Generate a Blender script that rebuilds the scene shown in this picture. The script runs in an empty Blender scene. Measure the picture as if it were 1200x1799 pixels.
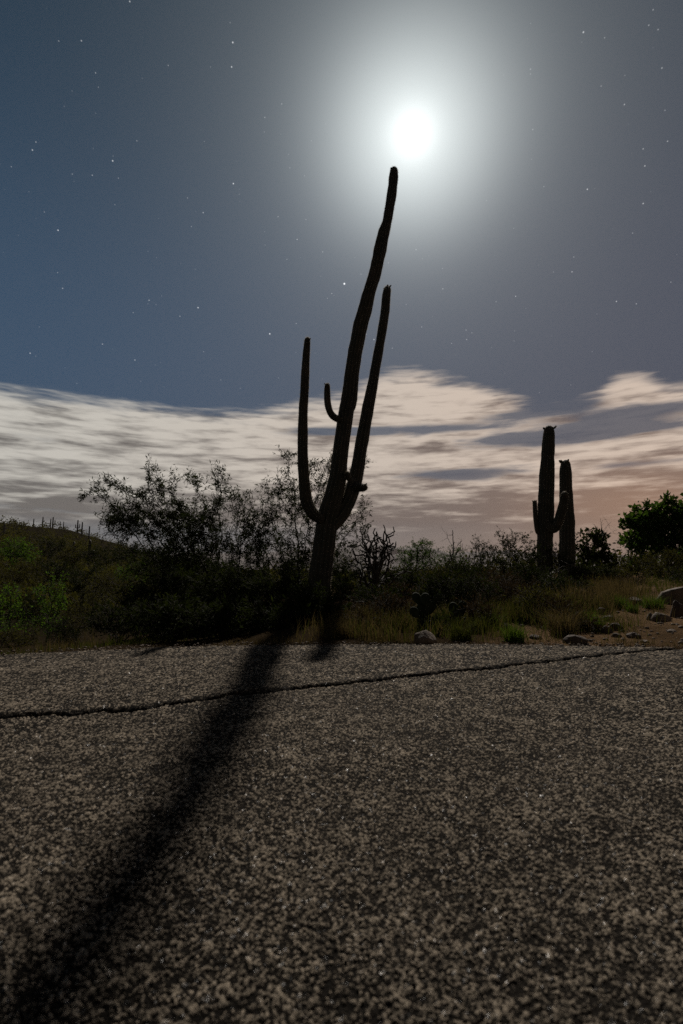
import bpy, bmesh, math, random
import numpy as np
from mathutils import Vector, noise as mnoise
S = bpy.context.scene
COL = S.collection
R = math.radians
# ------------------------------------------------------------------ camera
F, CAMH, TILT = 900.0, 0.60, R(6.34)
cam = bpy.data.cameras.new('camera'); camo = bpy.data.objects.new('camera', cam); COL.objects.link(camo)
cam.sensor_fit = 'HORIZONTAL'; cam.sensor_width = 24.0; cam.lens = 18.0
cam.clip_start = 0.02; cam.clip_end = 30000
camo.location = (0, 0, CAMH); camo.rotation_euler = (R(90) + TILT, 0, 0)
cam.dof.use_dof = True; cam.dof.focus_distance = 8.0; cam.dof.aperture_fstop = 3.2
S.camera = camo

def ray(px, py):
    cx, cy = (px - 600) / F, (900 - py) / F
    return np.array([cx, math.cos(TILT) - cy * math.sin(TILT), math.sin(TILT) + cy * math.cos(TILT)])
def at(px, py, Y):
    d = ray(px, py); return np.array([0, 0, CAMH]) + d * (Y / d[1])
def zc(p):
    return p[1] * math.cos(TILT) + (p[2] - CAMH) * math.sin(TILT)
def unit(v):
    return v / np.linalg.norm(v)

# ------------------------------------------------------------------ moonlight
MOON = unit(ray(732, 236))
EL = math.asin(MOON[2]); AZ = math.atan2(MOON[0], MOON[1])
sun = bpy.data.lights.new('moonlight', 'SUN'); suno = bpy.data.objects.new('moonlight', sun); COL.objects.link(suno)
sun.energy = 4.0; sun.angle = R(0.9); sun.color = (1.0, 0.93, 0.84)
suno.rotation_euler = Vector((-MOON[0], -MOON[1], -MOON[2])).to_track_quat('-Z', 'Y').to_euler()
suno.location = (0, 0, 30)
S.view_settings.view_transform = 'Standard'; S.view_settings.look = 'None'
S.view_settings.exposure = 0; S.view_settings.gamma = 1
S.cycles.use_denoising = False
S.cycles.max_bounces = 6; S.cycles.diffuse_bounces = 2; S.cycles.glossy_bounces = 2
S.cycles.transparent_max_bounces = 6; S.cycles.transmission_bounces = 3
S.cycles.sample_clamp_indirect = 4

# small expression helper for node maths
class E:
    def __init__(s, t, v): s.t, s.v = t, v
    def _m(s, op, *a):
        n = s.t.nodes.new('ShaderNodeMath'); n.operation = op
        for i, x in enumerate((s,) + a):
            x = x.v if isinstance(x, E) else x
            if isinstance(x, (int, float)): n.inputs[i].default_value = x
            else: s.t.links.new(x, n.inputs[i])
        return E(s.t, n.outputs[0])
    def __add__(s, o): return s._m('ADD', o)
    __radd__ = __add__
    def __sub__(s, o): return s._m('SUBTRACT', o)
    def __rsub__(s, o): return (s * -1) + o
    def __mul__(s, o): return s._m('MULTIPLY', o)
    __rmul__ = __mul__
    def __truediv__(s, o): return s._m('DIVIDE', o)
    def exp(s): return s._m('EXPONENT')
    def clamp(s): return s._m('MAXIMUM', 0.0)._m('MINIMUM', 1.0)
    def step(s, a, b):
        n = s.t.nodes.new('ShaderNodeMapRange'); n.interpolation_type = 'SMOOTHSTEP'
        s.t.links.new(s.v, n.inputs[0]); n.inputs[1].default_value = a; n.inputs[2].default_value = b
        return E(s.t, n.outputs[0])
    def curve(s, pts, lo, hi, vlo, vhi):
        x = (s - lo) / (hi - lo)
        n = s.t.nodes.new('ShaderNodeFloatCurve'); c = n.mapping.curves[0]
        pp = [((a - lo) / (hi - lo), (b - vlo) / (vhi - vlo)) for a, b in pts]
        c.points[0].location = pp[0]; c.points[1].location = pp[-1]
        for p in pp[1:-1]: c.points.new(*p)
        n.mapping.update(); s.t.links.new(x.clamp().v, n.inputs[1])
        return E(s.t, n.outputs[0]) * (vhi - vlo) + vlo
def bump2(x, y, cx, cy, sx, sy):
    u = (x - cx) / sx; v = (y - cy) / sy
    return ((u * u + v * v) * -1).exp()
def rgb(t, c):
    n = t.nodes.new('ShaderNodeRGB'); n.outputs[0].default_value = (*c, 1); return n.outputs[0]
def mixc(t, f, a, b, mode='MIX'):
    n = t.nodes.new('ShaderNodeMix'); n.data_type = 'RGBA'; n.blend_type = mode
    f = f.v if isinstance(f, E) else f
    if isinstance(f, (int, float)): n.inputs[0].default_value = f
    else: t.links.new(f, n.inputs[0])
    for i, x in ((6, a), (7, b)):
        if isinstance(x, tuple): n.inputs[i].default_value = (*x, 1)
        else: t.links.new(x, n.inputs[i])
    return n.outputs[2]
def scalec(t, c, k):
    n = t.nodes.new('ShaderNodeVectorMath'); n.operation = 'SCALE'
    if isinstance(c, tuple): n.inputs[0].default_value = c
    else: t.links.new(c, n.inputs[0])
    k = k.v if isinstance(k, E) else k
    if isinstance(k, (int, float)): n.inputs['Scale'].default_value = k
    else: t.links.new(k, n.inputs['Scale'])
    return n.outputs[0]
def addc(t, a, b):
    n = t.nodes.new('ShaderNodeVectorMath'); n.operation = 'ADD'
    t.links.new(a, n.inputs[0]); t.links.new(b, n.inputs[1]); return n.outputs[0]

# ------------------------------------------------------------------ night sky
W = bpy.data.worlds.new('World'); S.world = W; W.use_nodes = True
T = W.node_tree; T.nodes.clear()
out = T.nodes.new('ShaderNodeOutputWorld'); bg = T.nodes.new('ShaderNodeBackground')
T.links.new(bg.outputs[0], out.inputs[0])
tc = T.nodes.new('ShaderNodeTexCoord'); DIRV = tc.outputs['Generated']
sep = T.nodes.new('ShaderNodeSeparateXYZ'); T.links.new(DIRV, sep.inputs[0])
dx, dy, dz = (E(T, sep.outputs[i]) for i in range(3))
az = dx._m('ARCTAN2', dy) * (180 / math.pi)
el = dz._m('ARCSINE') * (180 / math.pi)
def combine(x, y, z=0.0):
    n = T.nodes.new('ShaderNodeCombineXYZ')
    for i, v in enumerate((x, y, z)):
        if isinstance(v, E): T.links.new(v.v, n.inputs[i])
        else: n.inputs[i].default_value = v
    return n.outputs[0]
def wnoise(v, scale, detail=3, rough=0.5, dist=0.0):
    n = T.nodes.new('ShaderNodeTexNoise'); n.inputs['Scale'].default_value = scale
    n.inputs['Detail'].default_value = detail; n.inputs['Roughness'].default_value = rough
    n.inputs['Distortion'].default_value = dist
    T.links.new(v, n.inputs['Vector']); return E(T, n.outputs[0])
# thin moonlit air: the Nishita sky turned far down
nsk = T.nodes.new('ShaderNodeTexSky'); nsk.sky_type = 'NISHITA'; nsk.sun_disc = False
nsk.sun_elevation = EL; nsk.sun_rotation = AZ; nsk.air_density = 1.0; nsk.dust_density = 2.0
sky = scalec(T, nsk.outputs[0], 0.0014)
# residual night glow: bluer to the west (left), greyer and warmer towards the right and the horizon
tR = az.step(-42, 34)
hi = mixc(T, tR, (0.006, 0.024, 0.045), (0.017, 0.029, 0.046))
lo = mixc(T, tR, (0.038, 0.076, 0.132), (0.064, 0.072, 0.100))
base = mixc(T, el.step(56, 16), hi, lo)
hz = mixc(T, az.step(-25, 34), (0.150, 0.160, 0.172), (0.235, 0.165, 0.130))
base = mixc(T, el.step(12, 2), base, hz)
back = dy.step(0.1, -0.5)
base = mixc(T, back, base, (0.008, 0.011, 0.017))
base = mixc(T, el.step(58, 80), base, (0.009, 0.013, 0.020))
sky = addc(T, sky, base)
# aureole of the moon in thin high haze
dist = T.nodes.new('ShaderNodeVectorMath'); dist.operation = 'DOT_PRODUCT'
T.links.new(DIRV, dist.inputs[0]); dist.inputs[1].default_value = tuple(unit(ray(725, 236)))
th = E(T, dist.outputs['Value'])._m('MINIMUM', 1.0)._m('ARCCOSINE') * (180 / math.pi)
g1 = (th * th * (-1 / 2.0 ** 2)).exp() * 0.30
g2 = (th * th * (-1 / 6.9 ** 2)).exp() * 0.56
g3 = (th * (-1 / 8.8)).exp() * 0.43
sky = addc(T, sky, scalec(T, (1.0, 1.0, 0.98), g1))
sky = addc(T, sky, scalec(T, (0.93, 1.0, 0.97), g2))
sky = addc(T, sky, scalec(T, (0.86, 0.93, 0.92), g3))
# stars: the bright ones, then a faint scatter
stars = None
for (px, py, a, s) in [(409,75,.7,1.5),(407,118,.6,1.4),(1025,57,.6,1.5),(605,499,1.6,2.2),(474,587,1.0,1.7),(348,541,.8,1.5),
    (198,283,.7,1.5),(102,405,.7,1.4),(53,621,.7,1.4),(237,633,.6,1.4),(410,323,.8,1.5),(357,374,.45,1.3),(657,597,.6,1.4),(731,439,.8,1.5),
    (522,421,.5,1.3),(567,443,.4,1.3),(1032,333,.6,1.4),(1130,358,.5,1.4),(1083,530,.6,1.3),(1005,478,.5,1.3),(906,521,.5,1.3),(936,228,.5,1.3),
    (932,122,.5,1.3),(1097,184,.4,1.3),(262,528,.5,1.3),(180,605,.5,1.3),(110,507,.4,1.3),(57,264,.5,1.4),(143,72,.4,1.3),(228,3,.5,1.3),
    (495,183,.35,1.3),(572,218,.3,1.3),(1133,292,.5,1.3),(1163,120,.35,1.3),(778,508,.5,1.3),(741,575,.35,1.2),(820,597,.4,1.2),(583,516,.4,1.2),
    (388,668,.3,1.2),(1130,262,.4,1.2),(742,455,.3,1.2),(1008,452,.3,1.2)]:
    d = T.nodes.new('ShaderNodeVectorMath'); d.operation = 'DISTANCE'
    T.links.new(DIRV, d.inputs[0]); d.inputs[1].default_value = tuple(unit(ray(px, py)))
    k = ((E(T, d.outputs['Value']) * (-1 / (s * 0.95e-3))) + 1)._m('MAXIMUM', 0.0)
    k = k * a
    stars = k if stars is None else stars + k
vor = T.nodes.new('ShaderNodeTexVoronoi'); vor.inputs['Scale'].default_value = 85
T.links.new(DIRV, vor.inputs['Vector'])
vs = T.nodes.new('ShaderNodeSeparateColor'); T.links.new(vor.outputs['Color'], vs.inputs[0])
pick = E(T, vs.outputs[0]).step(0.62, 1.0)
faint = (E(T, vor.outputs['Distance']) * (-1 / 0.095) + 1)._m('MAXIMUM', 0.0) * pick * 0.42
stars = (stars + faint) * el.step(13, 24) * th.step(5, 16)
# cloud bank low over the horizon, drawn into streaks
top = az.curve([(-60,16),(-36,16.4),(-24,16.9),(-9.7,17.2),(-3,18.4),(2,19.6),(6.5,21.3),(12,20.6),(18,18.8),(24.6,16.6),(27,17.2),(30,18.7),(34,17.0),(60,16)], -60, 60, 0, 30)
n1 = wnoise(combine(az / 14, el / 2.6), 1.0, 4, 0.55, 0.4)
n2 = wnoise(combine(az / 5.6 + el * 0.06, el / 0.62, 3.0), 1.0, 3, 0.55)
n3 = wnoise(combine(az / 7.0, el / 1.15, 9.0), 1.0, 4, 0.55, 0.3)
n4 = wnoise(combine(az / 1.9, el / 0.34, 5.0), 1.0, 2, 0.5)
edge = top + (n1 - 0.5) * 3.0 + (n2 - 0.5) * 2.2 + (n4 - 0.5) * 0.9 - el
cov = edge.step(-0.7, 1.5)
gap = bump2(az, el, 25, 13.5, 12, 0.95) * 1.25 + bump2(az, el, 9, 15.3, 9, 0.65) * 1.0 + bump2(az, el, 13, 10.3, 7, 0.75) * 1.1 + bump2(az, el, 30, 15.0, 7, 0.8) * 1.15 + bump2(az, el, 25, 16.6, 3.5, 0.5) * 0.8 + bump2(az, el, 17, 17.6, 4, 0.5) * 0.5 \
    + bump2(az, el, -2, 15.2, 5, 0.55) * 0.9 + bump2(az, el, 21, 16.2, 6, 0.6) * 0.8 + bump2(az, el, -30, 12.4, 9, 0.45) * 0.45 + bump2(az, el, -31, 5.8, 10, 0.6) * 0.5 + bump2(az, el, 30, 10.2, 4, 0.45) * 0.7
gap = gap + (n3 - 0.5) * 1.3 + (n2 - 0.5) * 0.9 - 0.12
cov = cov * (1 - gap.step(0.15, 0.75) * 0.9)
cov = cov * el.step(3.3, 5.6 )
# brightness: bright lit tops, dull undersides
low = el.step(12.0, 5.5)
lit = 0.84 + (n1 - 0.5) * 1.2 + (n3 - 0.5) * 2.0 + (n2 - 0.5) * 1.4 + (n4 - 0.5) * 0.5 - low * 0.50 - az.step(0, 30) * low * 0.22
lit = lit + bump2(az, el, 9, 19.2, 9, 2.0) * 0.20
cb = mixc(T, tR, (0.560, 0.540, 0.490), (0.640, 0.520, 0.430))
cd = mixc(T, tR, (0.150, 0.144, 0.136), (0.195, 0.145, 0.124))
cloud = mixc(T, lit.step(0.15, 1.1), cd, cb)
sky = addc(T, sky, scalec(T, (1.0, 1.0, 1.0), stars))
sky = mixc(T, cov, sky, cloud)
sky = addc(T, sky, scalec(T, (0.12, 0.050, 0.012), bump2(az, el, 31, 6.0, 11, 4.0)))      # town glow on the horizon
# below the horizon: dark earth
sky = mixc(T, el.step(0.3, -1.5), sky, (0.03, 0.027, 0.024))
T.links.new(sky, bg.inputs[0]); bg.inputs[1].default_value = 1.0

# ------------------------------------------------------------------ materials
def new_mat(name):
    m = bpy.data.materials.new(name); m.use_nodes = True
    t = m.node_tree; p = t.nodes['Principled BSDF']; return m, t, p
def tnoise(t, scale, detail=4, rough=0.6, coord='Object', sy=None):
    n = t.nodes.new('ShaderNodeTexNoise'); n.inputs['Scale'].default_value = scale
    n.inputs['Detail'].default_value = detail; n.inputs['Roughness'].default_value = rough
    c = t.nodes.new('ShaderNodeTexCoord'); t.links.new(c.outputs[coord], n.inputs['Vector'])
    return E(t, n.outputs[0])
def bump(t, p, h, strength, distance):
    b = t.nodes.new('ShaderNodeBump'); b.inputs['Strength'].default_value = strength
    b.inputs['Distance'].default_value = distance
    t.links.new(h.v, b.inputs['Height']); t.links.new(b.outputs[0], p.inputs['Normal'])
def mottled(name, a, b, scale, rough=0.85, bs=0.6, bd=0.02, bscale=None, spec=0.25):
    m, t, p = new_mat(name)
    t.links.new(mixc(t, tnoise(t, scale).step(0.3, 0.7), a, b), p.inputs['Base Color'])
    p.inputs['Roughness'].default_value = rough; p.inputs['Specular IOR Level'].default_value = spec
    bump(t, p, tnoise(t, bscale or scale * 4, 5), bs, bd)
    return m
def leafy(name, a, b, trans=0.35, tcol=None, scale=3.0, rough=0.55):
    m, t, p = new_mat(name)
    oi = t.nodes.new('ShaderNodeObjectInfo'); at_ = t.nodes.new('ShaderNodeAttribute'); at_.attribute_name = 'tone'
    f = (E(t, at_.outputs['Fac']) * 0.7 + tnoise(t, scale, 2) * 0.5 - 0.05).clamp()
    c = mixc(t, f, a, b); t.links.new(c, p.inputs['Base Color'])
    p.inputs['Roughness'].default_value = 0.85; p.inputs['Specular IOR Level'].default_value = 0.03
    tr = t.nodes.new('ShaderNodeBsdfTranslucent')
    t.links.new(mixc(t, 1.0, c, tcol or (1.5, 1.6, 0.7), 'MULTIPLY'), tr.inputs[0])
    mx = t.nodes.new('ShaderNodeMixShader'); mx.inputs[0].default_value = trans
    t.links.new(p.outputs[0], mx.inputs[1]); t.links.new(tr.outputs[0], mx.inputs[2])
    t.links.new(mx.outputs[0], t.nodes['Material Output'].inputs[0])
    return m
M = {}
M['bark'] = mottled('bark', (0.0193, 0.0154, 0.0121), (0.0413, 0.0330, 0.0248), 18, 0.9, 0.8, 0.01)
M['dead_wood'] = mottled('dead_wood', (0.0550, 0.0468, 0.0385), (0.1100, 0.0935, 0.0770), 14, 0.75, 0.5, 0.008, spec=0.4)
M['mesquite_leaf'] = leafy('mesquite_leaf', (0.0091, 0.0124, 0.0041), (0.0206, 0.0256, 0.0083), 0.32)
M['shrub_leaf'] = leafy('shrub_leaf', (0.0068, 0.0095, 0.0034), (0.0177, 0.0211, 0.0068), 0.30)
M['olive_leaf'] = leafy('olive_leaf', (0.0238, 0.0222, 0.0085), (0.0450, 0.0390, 0.0138), 0.35)
M['bright_leaf'] = leafy('bright_leaf', (0.0267, 0.0490, 0.0094), (0.0578, 0.0978, 0.0173), 0.45)
M['broad_leaf'] = leafy('broad_leaf', (0.0174, 0.0318, 0.0069), (0.0347, 0.0607, 0.0127), 0.42)
M['brown_leaf'] = leafy('brown_leaf', (0.0198, 0.0139, 0.0079), (0.0363, 0.0264, 0.0149), 0.25, (1.2, 1.1, 0.8))
M['straw'] = leafy('straw', (0.0440, 0.0352, 0.0158), (0.0836, 0.0638, 0.0308), 0.40, (1.2, 1.1, 0.8))
M['grass'] = leafy('grass', (0.0158, 0.0228, 0.0056), (0.0421, 0.0386, 0.0127), 0.42)
M['green_grass'] = leafy('green_grass', (0.0248, 0.0468, 0.0077), (0.0523, 0.0715, 0.0143), 0.42)
M['cholla'] = mottled('cholla', (0.0248, 0.0209, 0.0143), (0.0468, 0.0385, 0.0275), 30, 0.85, 1.0, 0.01)
M['pad'] = mottled('pad', (0.0135, 0.0192, 0.0100), (0.0231, 0.0289, 0.0139), 20, 0.7, 0.3, 0.004)
M['bud'] = mottled('bud', (0.04, 0.045, 0.022), (0.07, 0.06, 0.035), 40, 0.8, 0.3, 0.004)
M['spine'] = leafy('spine', (0.24, 0.20, 0.15), (0.38, 0.33, 0.26), 0.6, (1.0, 1.0, 0.95))
M['rock'] = mottled('rock', (0.0634, 0.0440, 0.0293), (0.1188, 0.0863, 0.0585), 7, 0.85, 0.7, 0.02, 28)
M['dark_rock'] = mottled('dark_rock', (0.0356, 0.0229, 0.0154), (0.0673, 0.0458, 0.0308), 9, 0.88, 0.7, 0.02, 30)
M['mountain'] = mottled('mountain', (0.050, 0.043, 0.042), (0.085, 0.073, 0.070), 0.004, 0.95, 0.2, 5.0)
M['pad'] = mottled('pad', (0.0112, 0.0161, 0.0077), (0.0224, 0.0280, 0.0133), 20, 0.8, 0.3, 0.004, spec=0.1)
def saguaro_mat():
    m, t, p = new_mat('saguaro_skin')
    f = tnoise(t, 6, 5).step(0.35, 0.7)
    c = mixc(t, f, (0.020, 0.020, 0.011), (0.040, 0.034, 0.021))
    c = mixc(t, tnoise(t, 2.3, 4).step(0.60, 0.74), c, (0.050, 0.035, 0.024))    # corky scars
    t.links.new(c, p.inputs['Base Color']); p.inputs['Roughness'].default_value = 0.7
    p.inputs['Specular IOR Level'].default_value = 0.3
    bump(t, p, tnoise(t, 45, 4), 0.6, 0.012); return m
M['saguaro'] = saguaro_mat()
def ground_mat():
    m, t, p = new_mat('desert_dirt')
    c = mixc(t, tnoise(t, 0.8, 5).step(0.3, 0.7), (0.056, 0.036, 0.020), (0.135, 0.087, 0.050))
    c = mixc(t, tnoise(t, 60, 3).step(0.55, 0.75), c, (0.12, 0.080, 0.048))
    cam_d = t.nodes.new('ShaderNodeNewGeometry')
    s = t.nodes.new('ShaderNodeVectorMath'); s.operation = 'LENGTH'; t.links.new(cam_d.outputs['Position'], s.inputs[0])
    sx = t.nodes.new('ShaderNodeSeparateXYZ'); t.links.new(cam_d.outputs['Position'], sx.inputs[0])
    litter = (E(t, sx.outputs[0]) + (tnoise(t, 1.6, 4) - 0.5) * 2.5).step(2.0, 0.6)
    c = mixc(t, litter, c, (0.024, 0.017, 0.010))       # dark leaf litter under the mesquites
    c = mixc(t, E(t, s.outputs['Value']).step(14, 40), c, (0.012, 0.010, 0.006))      # soil painted darker further off, standing in for the shade among the scrub
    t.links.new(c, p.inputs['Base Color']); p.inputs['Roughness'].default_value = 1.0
    p.inputs['Specular IOR Level'].default_value = 0.0
    bump(t, p, tnoise(t, 38, 6, 0.7), 1.0, 0.03); return m
M['dirt'] = ground_mat()
def road_mat():
    m, t, p = new_mat('worn_chip_asphalt')
    a = t.nodes.new('ShaderNodeAttribute'); a.attribute_name = 'tone'; stone = E(t, a.outputs['Fac'])
    b = t.nodes.new('ShaderNodeAttribute'); b.attribute_name = 'stone'; dome = E(t, b.outputs['Fac'])
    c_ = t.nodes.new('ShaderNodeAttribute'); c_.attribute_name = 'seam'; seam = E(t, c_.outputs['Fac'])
    fine = tnoise(t, 380, 3, 0.65); mid_ = tnoise(t, 190, 3, 0.6); patch = tnoise(t, 11.0, 4, 0.6).step(0.30, 0.70)
    chip = mixc(t, (stone * 0.8 + patch * 0.3).clamp(), (0.085, 0.071, 0.054), (0.310, 0.256, 0.194))
    top = (dome + (fine - 0.5) * 1.0 + (mid_ - 0.5) * 0.6).step(0.38, 0.66)
    c = mixc(t, top, (0.007, 0.006, 0.005), chip)  # near-black bitumen gaps, with the chips' relief shadow put into the colour
    c = mixc(t, tnoise(t, 0.7, 3).step(0.3, 0.7) * 0.2, c, (0.05, 0.042, 0.034))
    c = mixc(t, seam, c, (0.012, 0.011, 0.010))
    t.links.new(c, p.inputs['Base Color'])
    r = 0.95 - (stone).step(0.92, 0.97) * 0.62
    t.links.new(r.v, p.inputs['Roughness']); t.links.new(((stone).step(0.92, 0.97) * 0.55 + 0.03).v, p.inputs['Specular IOR Level'])
    bump(t, p, tnoise(t, 150, 4, 0.7), 1.0, 0.006); return m
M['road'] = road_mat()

# ------------------------------------------------------------------ mesh helpers
def mesh_np(name, V, quads=None, tris=None, mat=None, attrs=None, smooth=False):
    V = np.asarray(V, np.float32); me = bpy.data.meshes.new(name)
    nq = 0 if quads is None else len(quads); nt = 0 if tris is None else len(tris)
    idx = []
    if nq: idx.append(np.asarray(quads, np.int32).ravel())
    if nt: idx.append(np.asarray(tris, np.int32).ravel())
    idx = np.concatenate(idx)
    me.vertices.add(len(V)); me.vertices.foreach_set('co', V.ravel())
    me.loops.add(len(idx)); me.loops.foreach_set('vertex_index', idx)
    me.polygons.add(nq + nt)
    st = np.concatenate([np.arange(nq) * 4, nq * 4 + np.arange(nt) * 3]).astype(np.int32)
    me.polygons.foreach_set('loop_start', st)
    if smooth: me.polygons.foreach_set('use_smooth', np.ones(nq + nt, bool))
    me.update(calc_edges=True); me.validate()
    for k, a in (attrs or {}).items():
        at_ = me.attributes.new(k, 'FLOAT', 'POINT'); at_.data.foreach_set('value', np.asarray(a, np.float32))
    if mat: me.materials.append(M[mat])
    return me
def link(name, me, parent=None, loc=None, kind=None):
    o = bpy.data.objects.new(name, me); COL.objects.link(o)
    if loc is not None: o.location = tuple(float(v) for v in loc)
    if parent is not None: o.parent = parent
    if kind: o['kind'] = kind
    return o
def tag(o, label, cat, group=None):
    o['label'] = label; o['category'] = cat
    if group: o['group'] = group
    return o
def thing(name, label, cat, loc, group=None):
    return tag(link(name, None, loc=loc), label, cat, group)
def copy_thing(src, loc, rot, scale, label):
    r = src.copy(); COL.objects.link(r); r.location = tuple(float(v) for v in loc)
    r.rotation_euler = (0, 0, rot); r.scale = (scale,) * 3 if not isinstance(scale, tuple) else scale
    r['label'] = label
    for ch in src.children:
        c = ch.copy(); COL.objects.link(c); c.parent = r
    return r
def sstep(a, b, x):
    t = np.clip((np.asarray(x, float) - a) / (b - a), 0, 1); return t * t * (3 - 2 * t)
def vnoise(P, seed=0):
    """value noise of 3-D points, smooth, in -1..1"""
    P = np.asarray(P, float); I = np.floor(P).astype(np.int64); f = P - I; f = f * f * (3 - 2 * f)
    def h(i, j, k):
        n = (i * 374761393 + j * 668265263 + k * 2147483647 + seed * 1274126177) & 0xFFFFFFFF
        n = ((n ^ (n >> 13)) * 1274126177) & 0xFFFFFFFF; n = n ^ (n >> 16)
        return (n & 0xFFFF) / 32767.5 - 1
    r = 0
    for a in (0, 1):
        for b in (0, 1):
            for c in (0, 1):
                w = (f[..., 0] if a else 1 - f[..., 0]) * (f[..., 1] if b else 1 - f[..., 1]) * (f[..., 2] if c else 1 - f[..., 2])
                r = r + w * h(I[..., 0] + a, I[..., 1] + b, I[..., 2] + c)
    return r
def fbm(P, o=4, seed=0):
    P = np.asarray(P, float); s = 0; a = 0.5
    for k in range(o): s = s + a * vnoise(P * 2 ** k, seed + k); a *= 0.5
    return s

# ------------------------------------------------------------------ road and terrain
EDGE_Y, EDGE_K = 4.20, 0.082
def yedge(x): return EDGE_Y - np.where(np.asarray(x) > 0, 0.040, EDGE_K) * np.asarray(x) ** 2
def ground_z(x, y):
    x = np.asarray(x, float); y = np.asarray(y, float)
    r = np.hypot(x, y); a = np.degrees(np.arctan2(x, y))
    left = np.interp(r, [0, 4, 6, 10, 18, 27, 45, 80, 150, 250, 350, 420, 600, 1000, 3000], [0, 0, -.25, -.8, -1.9, -2.7, -2.7, -0.8, 5.0, 15.5, 27.0, 28.5, 18, -5, -10])
    lflat = np.interp(r, [0, 4, 6, 10, 18, 27, 45, 80, 3000], [0, 0, -.2, -.5, -1.2, -1.8, -2.2, -2.8, -10])
    hillw = np.interp(a, [-90, -50, -35, -28, -23, -16, -8], [0.5, 1.1, 1.0, .88, .55, .16, 0])
    left = lflat + (left - lflat) * hillw
    mid = np.interp(r, [0, 4, 10, 20, 60, 300, 3000], [0, 0, .02, -.2, -1.2, -4, -10])
    right = np.interp(r, [0, 4, 7, 10, 14, 25, 60, 300, 3000], [0, 0, .06, .20, .34, .45, -.5, -4, -10])
    wl = sstep(-3, -17, a); wr = sstep(4, 22, a)
    z = mid + (left - mid) * wl + (right - mid) * wr
    P = np.stack([x, y, np.zeros_like(x)], -1)
    off = np.clip((y - yedge(x)), 0, None)
    z = z + np.clip(off, 0, 1) * (0.05 * fbm(P * 1.3, 4, 3) + 0.015 * fbm(P * 9, 3, 8)) + np.clip(r - 30, 0, 200) / 200 * 3.0 * fbm(P / 45, 4, 5)
    return z
def gz(x, y): return float(ground_z(np.array([x]), np.array([y]))[0])

def build_ground():
    rr = np.concatenate([[0.02], np.geomspace(1.5, 4.0, 8)[:-1], np.geomspace(4.0, 14, 170)[:-1], np.geomspace(14, 9000, 170)])
    aa = np.concatenate([np.radians(np.arange(-60, 60, 0.35)), np.radians(np.arange(60, 300, 3))])
    Rr, A = np.meshgrid(rr, aa, indexing='ij')
    x = Rr * np.sin(A); y = Rr * np.cos(A); z = ground_z(x, y)
    off = y - yedge(x)
    z = np.where(off < 0.04, np.minimum(z, 0) - 0.05 * sstep(0.04, -0.04, off), z)
    V = np.stack([x, y, z], -1).reshape(-1, 3); n, m = len(rr), len(aa)
    i, j = np.meshgrid(np.arange(n - 1), np.arange(m), indexing='ij')
    q = np.stack([i * m + j, i * m + (j + 1) % m, (i + 1) * m + (j + 1) % m, (i + 1) * m + j], -1).reshape(-1, 4)
    link('ground', mesh_np('ground', V, q[:, ::-1], mat='dirt', smooth=True), kind='structure')
build_ground()

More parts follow.
